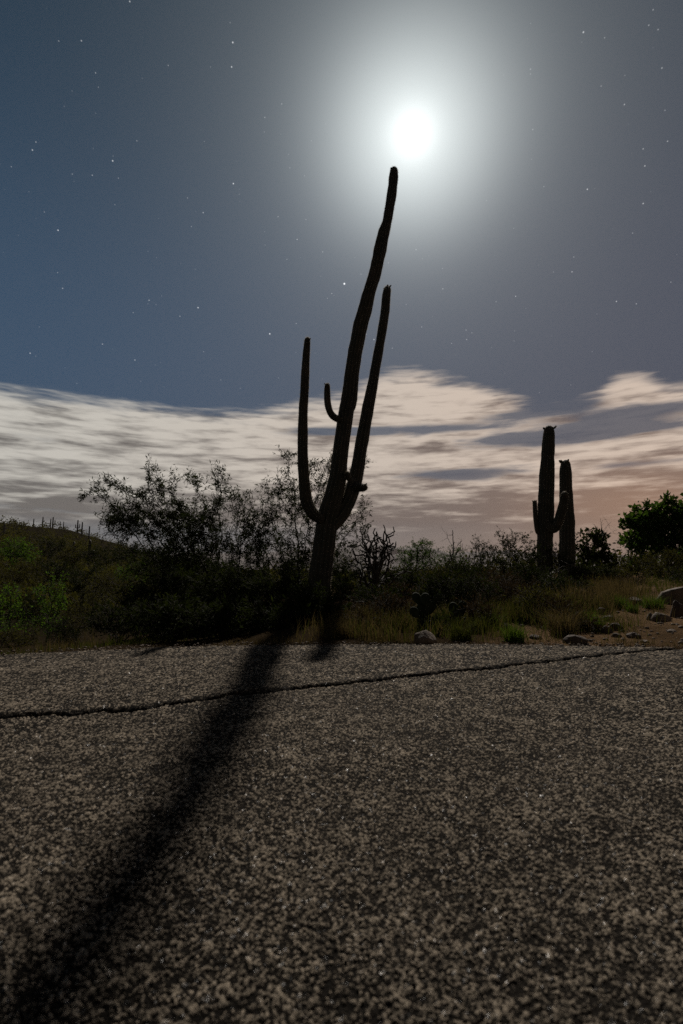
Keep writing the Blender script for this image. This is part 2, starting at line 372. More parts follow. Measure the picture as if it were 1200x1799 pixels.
def build_road():
    rng = np.random.default_rng(4)
    a0 = np.radians(74)
    aa = np.concatenate([np.arange(-a0, -0.74, 0.004), np.arange(-0.74, 0.74, 0.0021), np.arange(0.74, a0, 0.004), np.linspace(a0, 2 * np.pi - a0, 90)[:-1]])
    t = np.concatenate([[0.0], np.linspace(0.02, 1, 1150)])
    s2 = np.maximum(np.sin(aa) ** 2, 1e-6); c = np.cos(aa); k = np.where(np.sin(aa) > 0, 0.040, EDGE_K)
    redge = np.minimum((-c + np.sqrt(c * c + 4 * k * EDGE_Y * s2)) / (2 * k * s2), 14)
    redge = redge + 0.03 * fbm(np.stack([np.sin(aa) * redge * 3, c * redge * 3, 0 * aa], -1), 3, 2)
    r0 = 0.22
    Rr = r0 * (redge[None, :] / r0) ** t[:, None]
    x = Rr * np.sin(aa)[None]; y = Rr * np.cos(aa)[None]
    P = np.stack([x, y, 0 * x], -1)
    # embedded chips: jittered cells with domes
    cell = 0.0054; u = x / cell; v = y / cell
    iu = np.floor(u).astype(np.int64); iv = np.floor(v).astype(np.int64)
    best = np.full(x.shape, -1.0); tone = np.zeros(x.shape)
    def h(i, j, s):
        n = (i * 374761393 + j * 668265263 + s * 974634777) & 0xFFFFFFFF
        n = ((n ^ (n >> 13)) * 1274126177) & 0xFFFFFFFF; return ((n ^ (n >> 16)) & 0xFFFF) / 65535.0
    for di in (-1, 0, 1):
        for dj in (-1, 0, 1):
            I = iu + di; J = iv + dj
            cx = I + h(I, J, 1); cy = J + h(I, J, 2); rad = np.where(h(I, J, 8) < 0.25, 0.05, 0.20 + 0.55 * h(I, J, 3))
            ang = h(I, J, 4) * 3.14; ca, sa = np.cos(ang), np.sin(ang); ex = 0.75 + 0.25 * h(I, J, 5)
            du = u - cx; dv = v - cy
            d = np.hypot((du * ca + dv * sa), (-du * sa + dv * ca) / ex) / rad
            hh = np.minimum(1, 1.5 * np.sqrt(np.clip(1 - d * d, 0, None))) * (0.35 + 0.65 * h(I, J, 6))
            m = hh > best; best = np.where(m, hh, best); tone = np.where(m, h(I, J, 7), tone)
    best = np.clip(best, 0, 1)
    f1 = fbm(P * 165, 3, 21); f2 = fbm(P * 380, 2, 33); wear = fbm(P * 13, 3, 51)
    best = np.clip(0.50 * best + 0.20 + 0.70 * f1 + 0.65 * f2 + 0.16 * wear, 0, 1)
    z = 0.0065 * best + 0.004 * wear + 0.010 * fbm(P * 1.1, 3, 6)
    # old seam across the pavement, far slab a little proud
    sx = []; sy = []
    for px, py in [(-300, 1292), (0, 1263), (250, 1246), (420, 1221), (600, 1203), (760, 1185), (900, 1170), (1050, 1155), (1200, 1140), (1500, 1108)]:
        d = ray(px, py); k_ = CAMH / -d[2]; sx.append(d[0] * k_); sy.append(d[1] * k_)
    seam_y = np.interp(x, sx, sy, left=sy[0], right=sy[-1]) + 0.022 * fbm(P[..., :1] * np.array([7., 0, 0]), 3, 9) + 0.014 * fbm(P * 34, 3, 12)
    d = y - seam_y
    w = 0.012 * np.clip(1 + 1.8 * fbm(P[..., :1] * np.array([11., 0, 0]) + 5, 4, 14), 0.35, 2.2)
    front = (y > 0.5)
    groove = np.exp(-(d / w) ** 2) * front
    z = z + 0.011 * sstep(-0.004, 0.012, d) * np.exp(-np.clip(d, 0, None) / 0.5) * front - 0.020 * groove
    z = z - 0.05 * (t[:, None] > 0.9995)
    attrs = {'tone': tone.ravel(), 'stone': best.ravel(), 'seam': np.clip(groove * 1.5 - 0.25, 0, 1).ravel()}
    V = np.stack([x, y, z], -1).reshape(-1, 3); n, m = len(t), len(aa)
    i, j = np.meshgrid(np.arange(n - 1), np.arange(m), indexing='ij')
    q = np.stack([i * m + j, (i + 1) * m + j, (i + 1) * m + (j + 1) % m, i * m + (j + 1) % m], -1).reshape(-1, 4)
    # middle patch under the tripod
    V = np.vstack([V, [[0, 0, 0]]]); nv = len(V) - 1
    for kk in attrs: attrs[kk] = np.append(attrs[kk], 0)
    jj = np.arange(m); tr = np.stack([np.full(m, nv), jj, (jj + 1) % m], -1)
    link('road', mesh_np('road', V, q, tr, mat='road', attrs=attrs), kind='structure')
build_road()

def build_mountains():
    px = np.arange(-600, 1900, 8.0)
    prof = np.interp(px, [-600, 300, 520, 620, 665, 700, 730, 765, 800, 860, 960, 1060, 1200, 1900], [978, 975, 970, 962, 958, 963, 961, 968, 973, 968, 972, 976, 980, 980])
    Y = 7000.0; ts = np.linspace(0, 1, 44)
    X = (px - 600) / F * Y
    P = np.stack([px / 26, px * 0, px * 0], -1)
    top = (1000 - prof) / F * Y + 32 * fbm(P, 4, 4)
    V = []
    for k, t in enumerate(ts):
        hgt = np.sin(np.pi * t) ** 0.9
        yy = Y - 1400 + 2800 * t + 0 * X
        rough = 1 + 0.9 * fbm(np.stack([X / 260, yy / 260, 0 * X], -1), 4, 7) * (1 - hgt)
        V.append(np.stack([X, yy + 250 * fbm(np.stack([X / 500, yy / 500, 0 * X + 3], -1), 3, 2), -20 + (top + 20) * hgt * rough], -1))
    V = np.array(V); n, m = V.shape[:2]
    i, j = np.meshgrid(np.arange(n - 1), np.arange(m - 1), indexing='ij')
    q = np.stack([i * m + j, i * m + j + 1, (i + 1) * m + j + 1, (i + 1) * m + j], -1).reshape(-1, 4)
    link('mountains', mesh_np('mountains', V.reshape(-1, 3), q, mat='mountain', smooth=True), kind='structure')
build_mountains()

# ------------------------------------------------------------------ saguaros
def resample(P, r, step):
    P = np.asarray(P, float); n = len(P)
    Q = np.vstack([2 * P[0] - P[1], P, 2 * P[-1] - P[-2]]); rr = np.concatenate([[r[0]], r, [r[-1]]])
    o = []; ro = []
    for i in range(n - 1):
        p0, p1, p2, p3 = Q[i:i + 4]; k = max(1, int(np.linalg.norm(p2 - p1) / step))
        for s in range(k):
            t = s / k
            o.append(0.5 * ((2 * p1) + (p2 - p0) * t + (2 * p0 - 5 * p1 + 4 * p2 - p3) * t * t + (3 * p1 - p0 - 3 * p2 + p3) * t ** 3))
            ro.append(r[i] * (1 - t) + r[i + 1] * t)
    o.append(P[-1]); ro.append(r[-1])
    return np.array(o), np.array(ro)
def frames(P):
    D = np.gradient(P, axis=0); D /= np.linalg.norm(D, axis=1)[:, None]
    U = np.zeros_like(P); u = np.cross(D[0], [0.0, 1, 0.1]); u /= np.linalg.norm(u)
    for i in range(len(P)):
        u = u - D[i] * np.dot(u, D[i]); u = u / np.linalg.norm(u); U[i] = u
    return D, U, np.cross(D, U)
def column(P, r, ribs, seed, origin, cap=True, step=0.03, depth=0.10, spine=0.034):
    """ribbed cactus stem from a centre line; returns meshes for skin and spines"""
    P, r = resample(P, r, step)
    if cap:
        d = unit(P[-1] - P[-2]); R0 = r[-1]; pts = []; rs = []
        for a in (18, 36, 54, 70, 82): pts.append(P[-1] + d * R0 * 1.35 * math.sin(R(a))); rs.append(R0 * math.cos(R(a)))
        P = np.vstack([P, pts]); r = np.concatenate([r, rs])
    s = np.concatenate([[0], np.cumsum(np.linalg.norm(np.diff(P, axis=0), axis=1))])
    D, U, Wv = frames(P); ns = ribs * 4
    th = np.arange(ns) / ns * 2 * np.pi
    ph = (th * ribs / 2)
    rib = 1 - depth + 2 * depth * np.abs(np.cos(ph)) ** 0.8 - depth * 0.2
    lump = 1 + 0.05 * fbm(np.stack([s * 4.5, s * 0 + seed, s * 0], -1), 3, seed) + 0.02 * fbm(np.stack([s * 22, s * 0, s * 0], -1), 2, seed + 3)
    cir = fbm(np.stack([np.cos(th)[None] * 1.2 + 0 * s[:, None], np.sin(th)[None] * 1.2 + 0 * s[:, None], s[:, None] * 3 + 0 * th[None]], -1), 3, seed + 9)
    rad = r[:, None] * lump[:, None] * rib[None] * (1 + 0.10 * cir)
    V = P[:, None] + U[:, None] * (np.cos(th)[None, :, None] * rad[..., None]) + Wv[:, None] * (np.sin(th)[None, :, None] * rad[..., None])
    n, m = V.shape[:2]
    i, j = np.meshgrid(np.arange(n - 1), np.arange(m), indexing='ij')
    q = np.stack([i * m + j, i * m + (j + 1) % m, (i + 1) * m + (j + 1) % m, (i + 1) * m + j], -1).reshape(-1, 4)
    tri = []
    if cap:
        tri = [[(n - 1) * m + k, (n - 1) * m + (k + 1) % m, n * m] for k in range(m)]
    VV = np.vstack([V.reshape(-1, 3), P[-1:] + D[-1:] * r[-1] * 0.2]) - origin
    skin = mesh_np('skin', VV, q, tri if len(tri) else None, mat='saguaro', smooth=True)
    # spines on the rib crests
    rng = np.random.default_rng(seed); A = []; T3 = []
    for i in range(0, n, max(1, int(0.03 / step))):
        for k in range(ribs):
            b = V[i, k * 4]; out = unit(b - P[i])
            for w in range(3):
                d = unit(out + 0.75 * rng.normal(size=3)); side = unit(np.cross(d, rng.normal(size=3))) * 0.0015
                L = spine * (0.5 + rng.random()); bb = b - out * 0.003
                A += [bb - side, bb + side, bb + d * L]
    A = np.array(A) - origin
    sp = mesh_np('spines', A, None, np.arange(len(A)).reshape(-1, 3), mat='spine', attrs={'tone': np.repeat(rng.random(len(A) // 3), 3)})
    return skin, sp, P, r, D
def bud_mesh(p, d, L, w, seed):
    bm = bmesh.new(); rng = random.Random(seed)
    d = Vector(d).normalized(); q = d.to_track_quat('Z', 'Y'); rings = []
    for t, k in ((0, .55), (.25, .8), (.55, 1.0), (.8, .85), (.95, .6), (1.05, .85), (1.12, .3)):
        rings.append([bm.verts.new(Vector(p) + q @ Vector((math.cos(a) * w * k * (1 + rng.uniform(-.15, .15)), math.sin(a) * w * k, t * L))) for a in [x * math.tau / 7 for x in range(7)]])
    for a, b in zip(rings, rings[1:]):
        for k in range(7): bm.faces.new((a[k], a[(k + 1) % 7], b[(k + 1) % 7], b[k]))
    bm.faces.new(rings[-1]); me = bpy.data.meshes.new('flower_bud'); bm.to_mesh(me); bm.free(); me.materials.append(M['bud']); return me
def px_path(rows, Y0, Y1=None):
    """rows of (px, py, width px) from root to tip at depth Y0..Y1"""
    n = len(rows); P = []; r = []
    for i, (px, py, w) in enumerate(rows):
        Y = Y0 if Y1 is None else Y0 + (Y1 - Y0) * i / (n - 1)
        p = at(px, py, Y); P.append(p); r.append(w / 2 / F * zc(p))
    return P, r
def saguaro(label, stems, buds, base, seed, ribs=14):
    root = thing('saguaro_cactus', label, 'cactus', base)
    rng = np.random.default_rng(seed)
    for k, (kind, P, r, nb, rb) in enumerate(stems):
        skin, sp, PP, rr, D = column(P, np.array(r), rb, seed * 10 + k, np.array(base), spine=0.034 if seed == 3 else 0.022)
        o = link(kind, skin, root)
        link('spines', sp, o, kind='stuff')
        for b in range(nb):
            a = rng.random() * 6.28; d0 = D[-7]; u = unit(np.cross(d0, [0.3, 1, 0.2])); v = np.cross(d0, u)
            side = u * math.cos(a) + v * math.sin(a); rr0 = rr[-7]
            p = PP[-6] + side * rr0 * (0.25 + 0.6 * rng.random()) + d0 * rr0 * 0.45 - np.array(base)
            link('flower_bud', bud_mesh(p, d0 + side * (0.4 + 0.8 * rng.random()), rr0 * (0.38 + 0.5 * rng.random()), rr0 * 0.24, seed * 100 + k * 9 + b), o)
    return root
SY = 9.2
trunk_rows = [(560,1095,40),(562,1060,38),(563,1013,36),(567,980,36),(570.5,947,35),(572.7,928,35),(577,905,34),(584,880,32),(590,853,30),(595,827,27.5),(599.3,787,25),(604.4,752,25),(609,720,25.5),
    (613.5,704,26.5),(618.5,653,23.5),(628,600,23),(634,570,23.65),(642,543,22.55),(648,517,20.35),(660,477,20.35),(668.4,437,19.8),(674,410,18.15),(679.5,391,15.4),(684.4,365,15.4),(688,343,15.84),(690,327,14.96),(691.2,314,15.4),(692,302,13.2)]
tP, tr_ = px_path(trunk_rows, SY, SY + 0.9)
rarm = [(572,935,22),(584,921,26),(598,904,28),(611,880,27),(619,860,25),(625,840,23),(632,800,21.5),(638.7,760,21),(646,720,20),(654,680,17.5),(660.7,640,16),(668,600,15),(675.5,557,15),(679,520,13.5),(680.6,509,11.5)]
rP, rr_ = px_path(rarm, SY + 0.1, SY + 1.6)
larm = [(566,914,17),(556,908,18.5),(547,899,19.5),(540,884,20),(536.7,867,19),(534,840,18),(532,800,17),(532,760,16),(533,720,14.5),(535,693,14),(536.5,653,13),(539,613,11.5),(540,600,10)]
lP, lr_ = px_path(larm, SY + 0.05, SY - 0.5)
sarm = [(602,741,9),(594,737,11),(585,731.5,12),(579,722,11.5),(575.5,707,11),(574.7,688,10.5),(575,680,9)]
sP, sr_ = px_path(sarm, SY + 0.3, SY + 0.1)
stub1 = px_path([(624,858,13),(632,857,14),(638,857,13)], SY + 0.4, SY + 0.3)
stub2 = px_path([(620,848,10),(613,841,9),(611,834,8)], SY + 0.2, SY + 0.15)
mainbase = np.array([tP[0][0], tP[0][1], gz(tP[0][0], tP[0][1]) - 0.05])
tP[0] = mainbase.copy()
saguaro('tallest saguaro, leaning right under the moon with long upright arms', [
    ('trunk', tP, tr_, 2, 14), ('arm', rP, rr_, 6, 12), ('arm', lP, lr_, 6, 12), ('arm', sP, sr_, 5, 10),
    ('arm', stub1[0], stub1[1], 3, 8), ('arm', stub2[0], stub2[1], 0, 8)], None, mainbase, 3)
Y2 = 12.6
t2 = px_path([(956,1045,26),(957,1000,25),(957,967,24.5),(958,940,25),(959,907,25.5),(960,857,24),(962,807,21),(964.3,767,18),(964.5,759,16.5)], Y2)
l2 = px_path([(953,940,8),(945,935,8),(941.5,918,7.5),(940,897,7.5),(939.5,884,7)], Y2)
r2 = px_path([(957,916,14),(968,929,15),(976,927,15),(982,913,15),(988,892,14.5),(991,877,13.5),(991.8,871,11.5)], Y2 - 0.1, Y2 - 0.45)
b2 = np.array([t2[0][0][0], t2[0][0][1], gz(t2[0][0][0], t2[0][0][1]) - 0.05]); t2[0][0] = b2.copy()
saguaro('smaller saguaro at right with one thick raised arm and one thin arm', [('trunk', t2[0], t2[1], 9, 16), ('arm', l2[0], l2[1], 6, 9), ('arm', r2[0], r2[1], 0, 12)], None, b2, 5)
Y3 = 14.6
t3 = px_path([(996,1040,26),(996,1000,26),(996.3,973,25.5),(996.5,947,25),(996,907,23),(994.3,857,20),(993.6,827,18),(993.8,819,16)], Y3)
b3 = np.array([t3[0][0][0], t3[0][0][1], gz(t3[0][0][0], t3[0][0][1]) - 0.05]); t3[0][0] = b3.copy()
saguaro('armless straight saguaro just right of the two-armed one, buds on its crown', [('trunk', t3[0], t3[1], 10, 15)], None, b3, 7)

# ------------------------------------------------------------------ trees and shrubs by space colonisation
def grow(base, blobs, n_attr, step, rng, trunk_dir=(0, 0, 1), wander=0.25, kill=1.6):
    base = np.asarray(base, float); A = []
    vols = np.array([b[3] * b[4] * b[5] for b in blobs]); cnt = np.maximum(3, (n_attr * vols / vols.sum())).astype(int)
    for b, c in zip(blobs, cnt):
        v = rng.normal(size=(c, 3)); v /= np.linalg.norm(v, axis=1)[:, None]
        v *= (rng.random(c) ** 0.40)[:, None]
        nc = max(3, int(c / 26)); cc = rng.normal(size=(nc, 3)); cc /= np.linalg.norm(cc, axis=1)[:, None]; cc *= (rng.random(nc) ** 0.45)[:, None]
        k_ = rng.integers(0, nc, c); v = np.where((rng.random(c) < 0.78)[:, None], cc[k_] + v * 0.26, v)
        A.append(np.array(b[:3]) + v * np.array(b[3:6]))
    A = np.vstack(A); A = A[A[:, 2] > base[2] + 0.02]
    N = [base, base + unit(np.asarray(trunk_dir, float)) * step]; par = [-1, 0]
    d = np.linalg.norm(A[:, None] - np.array(N)[None], axis=2); near = d.argmin(1); nd = d.min(1)
    alive = np.ones(len(A), bool)
    for it in range(400):
        idx = np.where(alive)[0]
        if len(idx) == 0: break
        dirs = {}
        vec = A[idx] - np.array(N)[near[idx]]; vec /= np.linalg.norm(vec, axis=1)[:, None] + 1e-9
        order = np.argsort(near[idx], kind='stable'); u, s0 = np.unique(near[idx][order], return_index=True)
        sums = np.add.reduceat(vec[order], s0, axis=0)
        new = []
        for nid, sm in zip(u, sums):
            dd = sm / (np.linalg.norm(sm) + 1e-9) + wander * rng.normal(size=3)
            p0 = N[nid] - N[par[nid]] if par[nid] >= 0 else np.zeros(3)
            dd = unit(dd + 0.35 * p0 / step)
            q = N[nid] + dd * step; new.append((q, nid))
        k0 = len(N)
        for q, nid in new: N.append(q); par.append(nid)
        NN = np.array([q for q, _ in new]); d = np.linalg.norm(A[idx][:, None] - NN[None], axis=2)
        j = d.argmin(1); m = d[np.arange(len(idx)), j]
        better = m < nd[idx]; near[idx[better]] = k0 + j[better]; nd[idx[better]] = m[better]
        alive[idx[nd[idx] < step * kill]] = False
        if len(N) > 9000: break
    N = np.array(N); par = np.array(par)
    return N, par
def radii(par, tip, e=2.3, cap=1.0):
    n = len(par); r = np.zeros(n); acc = np.zeros(n)
    for i in range(n - 1, -1, -1):
        r[i] = max(tip, acc[i] ** (1 / e)) if acc[i] > 0 else tip
        if par[i] >= 0: acc[par[i]] += r[i] ** e
    return np.minimum(r, cap)
def branch_mesh(name, N, par, r, origin, mat, lumps=0.0, seed=0, extra=None, extra_r=.002):
    n = len(N); sides = 5; D = np.zeros_like(N); U = np.zeros_like(N)
    first = np.full(n, -1)
    for i in range(1, n):
        if first[par[i]] < 0: first[par[i]] = i
    for i in range(n):
        if par[i] >= 0: D[i] = unit(N[i] - N[par[i]])
        elif first[i] >= 0: D[i] = unit(N[first[i]] - N[i])
        u = U[par[i]] if par[i] >= 0 else np.array([1.0, 0.1, 0])
        u = u - D[i] * np.dot(u, D[i]); nn = np.linalg.norm(u)
        U[i] = u / nn if nn > 1e-3 else unit(np.cross(D[i], [0.2, 0.5, 0.7]))
    Wv = np.cross(D, U); th = np.arange(sides) / sides * 2 * np.pi
    rad = r[:, None] * (1 + lumps * np.random.default_rng(seed).uniform(-1, 1, (n, sides)))
    V = N[:, None] + U[:, None] * (np.cos(th)[None, :] * rad)[..., None] + Wv[:, None] * (np.sin(th)[None, :] * rad)[..., None]
    q = []
    ch = np.where(par >= 0)[0]; pa = par[ch]
    k = np.arange(sides); k2 = (k + 1) % sides
    q = np.stack([pa[:, None] * sides + k, pa[:, None] * sides + k2, ch[:, None] * sides + k2, ch[:, None] * sides + k], -1).reshape(-1, 4)
    leafn = np.setdiff1d(np.arange(n), pa)
    tr = np.stack([leafn * sides, leafn * sides + 1, leafn * sides + 2], -1); tr2 = np.stack([leafn * sides, leafn * sides + 2, leafn * sides + 3], -1); tr3 = np.stack([leafn * sides, leafn * sides + 3, leafn * sides + 4], -1)
    V = V.reshape(-1, 3)
    if extra is not None and len(extra[0]):
        m = len(extra[0]); d = extra[2] - extra[0]; d /= np.linalg.norm(d, axis=1)[:, None] + 1e-9
        u = np.cross(d, [0.31, 0.52, 0.79]); u /= np.linalg.norm(u, axis=1)[:, None] + 1e-9; w = np.cross(d, u)
        X = []
        for p, k_ in zip(extra, (1.0, .8, .35)):
            for a in (0, 2.094, 4.189): X.append(p + (u * math.cos(a) + w * math.sin(a)) * extra_r * k_)
        X = np.stack(X, 1).reshape(-1, 3); b0 = len(V) + np.arange(m)[:, None] * 9
        qq = np.concatenate([b0 + np.array([l * 3 + a, l * 3 + (a + 1) % 3, l * 3 + 3 + (a + 1) % 3, l * 3 + 3 + a]) for l in (0, 1) for a in (0, 1, 2)])
        V = np.vstack([V, X]); q = np.vstack([q, qq])
    return mesh_np(name, V - origin, q, np.vstack([tr, tr2, tr3]), mat=mat, smooth=True)
def leaf_mesh(name, P, D, L, Wd, rng, origin, mat):
    n = len(P); D = D / (np.linalg.norm(D, axis=1)[:, None] + 1e-9)
    S_ = np.cross(D, rng.normal(size=(n, 3))); S_ /= np.linalg.norm(S_, axis=1)[:, None] + 1e-9
    L = np.asarray(L)[:, None]; Wd = np.asarray(Wd)[:, None]
    nrm = np.cross(D, S_)
    V = np.stack([P, P + D * L * 0.45 + S_ * Wd * 0.5 + nrm * L * 0.06, P + D * L, P + D * L * 0.45 - S_ * Wd * 0.5 + nrm * L * 0.06], 1).reshape(-1, 3)
    q = np.arange(4 * n).reshape(-1, 4)
    return mesh_np(name, V - origin, q, mat=mat, attrs={'tone': np.repeat(rng.random(n), 4)})
def leaves_for(N, par, r, rng, style, dens):
    n = len(N); D = np.zeros_like(N); D[1:] = N[1:] - N[par[1:]]; D /= np.linalg.norm(D, axis=1)[:, None] + 1e-9
    thin = np.where(r <= np.quantile(r, style.get('q', 0.8)) * 1.001)[0]
    k = rng.poisson(dens, len(thin)); idx = np.repeat(thin, k); m = len(idx)
    t = rng.random(m)[:, None]; P = N[idx] * (1 - t) + N[np.maximum(par[idx], 0)] * t
    rnd = rng.normal(size=(m, 3)); rnd /= np.linalg.norm(rnd, axis=1)[:, None]
    P = P + rnd * style['spread'] * rng.random(m)[:, None]
    d = D[idx] * style.get('along', 0.5) + rnd * 0.9 + np.array([0, 0, style.get('up', 0.0)])
    L = style['L'] * (0.55 + 0.9 * rng.random(m)); Wd = L * style['asp'] * (0.7 + 0.6 * rng.random(m))
    return P, d, L, Wd
STY = {
    'mesquite': dict(L=0.070, asp=0.22, spread=0.035, up=-0.35, along=0.5, q=0.86, ntw=3.3),
    'creosote': dict(L=0.034, asp=0.42, spread=0.03, up=0.35, along=0.6, q=0.85),
    'fine': dict(L=0.040, asp=0.26, spread=0.05, up=0.2, along=0.6, q=0.9),
    'broad': dict(L=0.105, asp=0.62, spread=0.08, up=-0.1, along=0.3, q=0.85),
    'bigbroad': dict(L=0.15, asp=0.6, spread=0.16, up=0.0, along=0.3, q=0.9),
}
def px_blobs(bl, Y):
    o = []
    for b in bl:
        px, py, rx, ry = b[:4]; dY = b[4] if len(b) > 4 else 0
        c = at(px, py, Y + dY); k = zc(c) / F
        o.append((c[0], c[1], c[2], rx * k, max(rx, ry) * k * 0.8, ry * k))
    return o
def plant(name, label, cat, px, Y, bl, n_attr, step, style, dens, mat, seed, tip=0.003, group=None, bark='bark', wander=0.25, stems=1, crown='crown', cap=0.12, xoff=None):
    rng = np.random.default_rng(seed)
    x = (px - 600) / F * Y * 1.0 if xoff is None else xoff
    base = np.array([x, Y, gz(x, Y) - 0.03]); blobs = px_blobs(bl, Y)
    root = thing(name, label, cat, base, group)
    Ns, ps, rs = [], [], []; off = 0
    for s in range(stems):
        a = rng.random() * 6.28; b0 = base + (np.array([math.cos(a), math.sin(a), 0]) * 0.06 if stems > 1 else 0)
        bb = blobs if stems == 1 else [blobs[i] for i in range(len(blobs)) if (i % stems == s or rng.random() < 0.35)] or blobs
        c = np.mean([q[:3] for q in bb], axis=0) - b0
        N, par = grow(b0, bb, n_attr // stems, step, rng, unit(c) + np.array([0, 0, 0.5]) + 0.4 * rng.normal(size=3), wander)
        r = radii(par, tip, cap=cap); Ns.append(N); ps.append(np.where(par >= 0, par + off, -1)); rs.append(r); off += len(N)
    N = np.vstack(Ns); par = np.concatenate(ps); r = np.concatenate(rs)
    tw = None
    if style:
        st = STY[style]; tl = st.get('twig', 2.6 * step); par0 = par
        thin = np.where(r <= np.quantile(r, 0.9) * 1.001)[0]; kk = rng.poisson(st.get('ntw', 2.4), len(thin)); idx = np.repeat(thin, kk); m = len(idx)
        dirs = N[idx] - N[np.maximum(par[idx], 0)]; dirs /= np.linalg.norm(dirs, axis=1)[:, None] + 1e-9
        dirs = dirs * 0.9 + rng.normal(size=(m, 3)) * 0.6 + np.array([0, 0, st.get('tup', 0.15)]); dirs /= np.linalg.norm(dirs, axis=1)[:, None]
        tl = tl * (0.35 + 0.9 * rng.random(m))[:, None]; bend = rng.normal(size=(m, 3)) * 0.35 + np.array([0, 0, st.get('droop', -0.25)])
        q0 = N[idx]; q1 = q0 + dirs * tl * 0.5; q2 = q1 + (dirs + bend) * tl * 0.5
        tw = (q0, q1, q2)
    tr_me = branch_mesh('branches', N, par, r, base, bark, extra=tw, extra_r=tip * 0.75)
    link('trunk' if cat == 'tree' else 'branches', tr_me, root)
    if style:
        nl = rng.poisson(dens * 1.6, m); ii = np.repeat(np.arange(m), nl); t = rng.random(len(ii))[:, None] * 1.08
        P = np.where(t < .5, q0[ii] + (q1 - q0)[ii] * t * 2, q1[ii] + (q2 - q1)[ii] * (t - .5) * 2)
        rnd = rng.normal(size=P.shape); rnd /= np.linalg.norm(rnd, axis=1)[:, None]
        P = P + rnd * st['spread'] * 0.25 * rng.random(len(P))[:, None]
        d = dirs[ii] * st.get('along', .5) * 1.3 + rnd * 0.8 + np.array([0, 0, st.get('up', 0)])
        L = st['L'] * (0.55 + 0.9 * rng.random(len(P))); Wd = L * st['asp'] * (0.7 + 0.6 * rng.random(len(P)))
    if False:
        pass
    if style:
        ok = P[:, 2] > ground_z(P[:, 0], P[:, 1]); P, d, L, Wd = P[ok], d[ok], L[ok], Wd[ok]
        link(crown, leaf_mesh('foliage', P, d, L, Wd, rng, base, mat), root)
    return root

plant('mesquite_tree', 'wide dark mesquite left of the tall saguaro with a branch reaching left', 'tree', 395, 10.2,
    [(205,878,52,36),(182,842,22,22),(160,868,22,16,-.3),(255,852,36,36),(300,850,40,38,.4),(330,835,26,26,.6),(375,838,40,38),(405,868,40,34,.5),(270,915,85,42),(215,925,45,28,-.3),(350,930,95,60),(300,985,80,45,.3),(400,1000,80,60,.3),(455,925,35,45,.2),(360,1050,80,40,.2),(430,1030,60,50,-.3),(330,1010,70,40,-.3)],
    3000, 0.075, 'mesquite', 4.0, 'mesquite_leaf', 11, cap=0.09)
plant('mesquite_tree', 'mesquite directly behind the tall saguaro, sprays showing between its arms', 'tree', 520, 10.9,
    [(508,812,20,26),(500,860,38,40),(475,880,34,38),(558,835,34,42),(585,815,16,20),(610,850,24,30,.2),(640,815,12,14,.3),(640,890,20,20,.2),(545,900,60,40),(620,925,38,28),(480,950,60,50),(560,990,80,60),(520,1030,70,50,.2)],
    2300, 0.075, 'mesquite', 3.4, 'mesquite_leaf', 12, cap=0.09)
# dark understorey between the mesquites and the road
for (px, Y, bl, lab, sd) in [
    (300, 8.3, [(290,1040,60,45),(250,1070,45,35),(340,1070,50,40)], 'dark shrub under the left mesquite, nearest its open left side', 21),
    (400, 8.0, [(395,1040,65,50),(430,1075,50,35),(370,1080,45,32)], 'dark shrub beneath the left mesquite, behind the thin arm shadow', 22),
    (490, 7.8, [(480,1045,60,50),(505,1085,50,30),(450,1085,40,28)], 'dark shrub just left of the foot of the tall saguaro', 23),
    (635, 9.9, [(620,1040,45,36),(610,1065,40,30),(655,1065,38,24)], 'dark shrub between the tall saguaro and the branching cholla', 24),
    (310, 5.9, [(290,1082,50,24),(335,1085,50,24),(310,1105,60,16)], 'low black-looking shrub at the pavement edge, left end of the thin arm shadow', 27),
    (400, 5.7, [(380,1085,50,24),(425,1085,50,24),(400,1105,60,14)], 'low black-looking shrub at the pavement edge, above the thin arm shadow', 28),
    (475, 5.6, [(460,1085,46,24),(500,1090,44,22),(480,1105,50,14)], 'low black-looking shrub at the pavement edge beside the wide trunk shadow', 29),
    (545, 5.9, [(540,1066,38,36),(572,1074,30,28),(555,1092,40,20)], 'low black-looking shrub in front of the foot of the tall saguaro', 30)]:
    plant('shrub', lab, 'shrub', px, Y, bl, 900, 0.07, 'mesquite', 4.2, 'shrub_leaf', sd, stems=4, crown='foliage')
plant('shrub', 'small-leaved low shrub at the pavement edge on the left, right of the green trees', 'shrub', 215, 6.6,
    [(200,1085,38,32),(235,1095,42,30),(175,1100,28,26),(270,1105,32,24)], 560, 0.06, 'creosote', 4.0, 'shrub_leaf', 25, stems=5, crown='foliage')
plant('shrub', 'loose leafy shrub below the left mesquite limb, above the low roadside shrub', 'shrub', 205, 12.5,
    [(180,1040,45,30),(230,1030,50,38),(150,1065,32,26),(265,1060,42,32)], 700, 0.085, 'fine', 3.6, 'olive_leaf', 26, stems=4, crown='foliage')

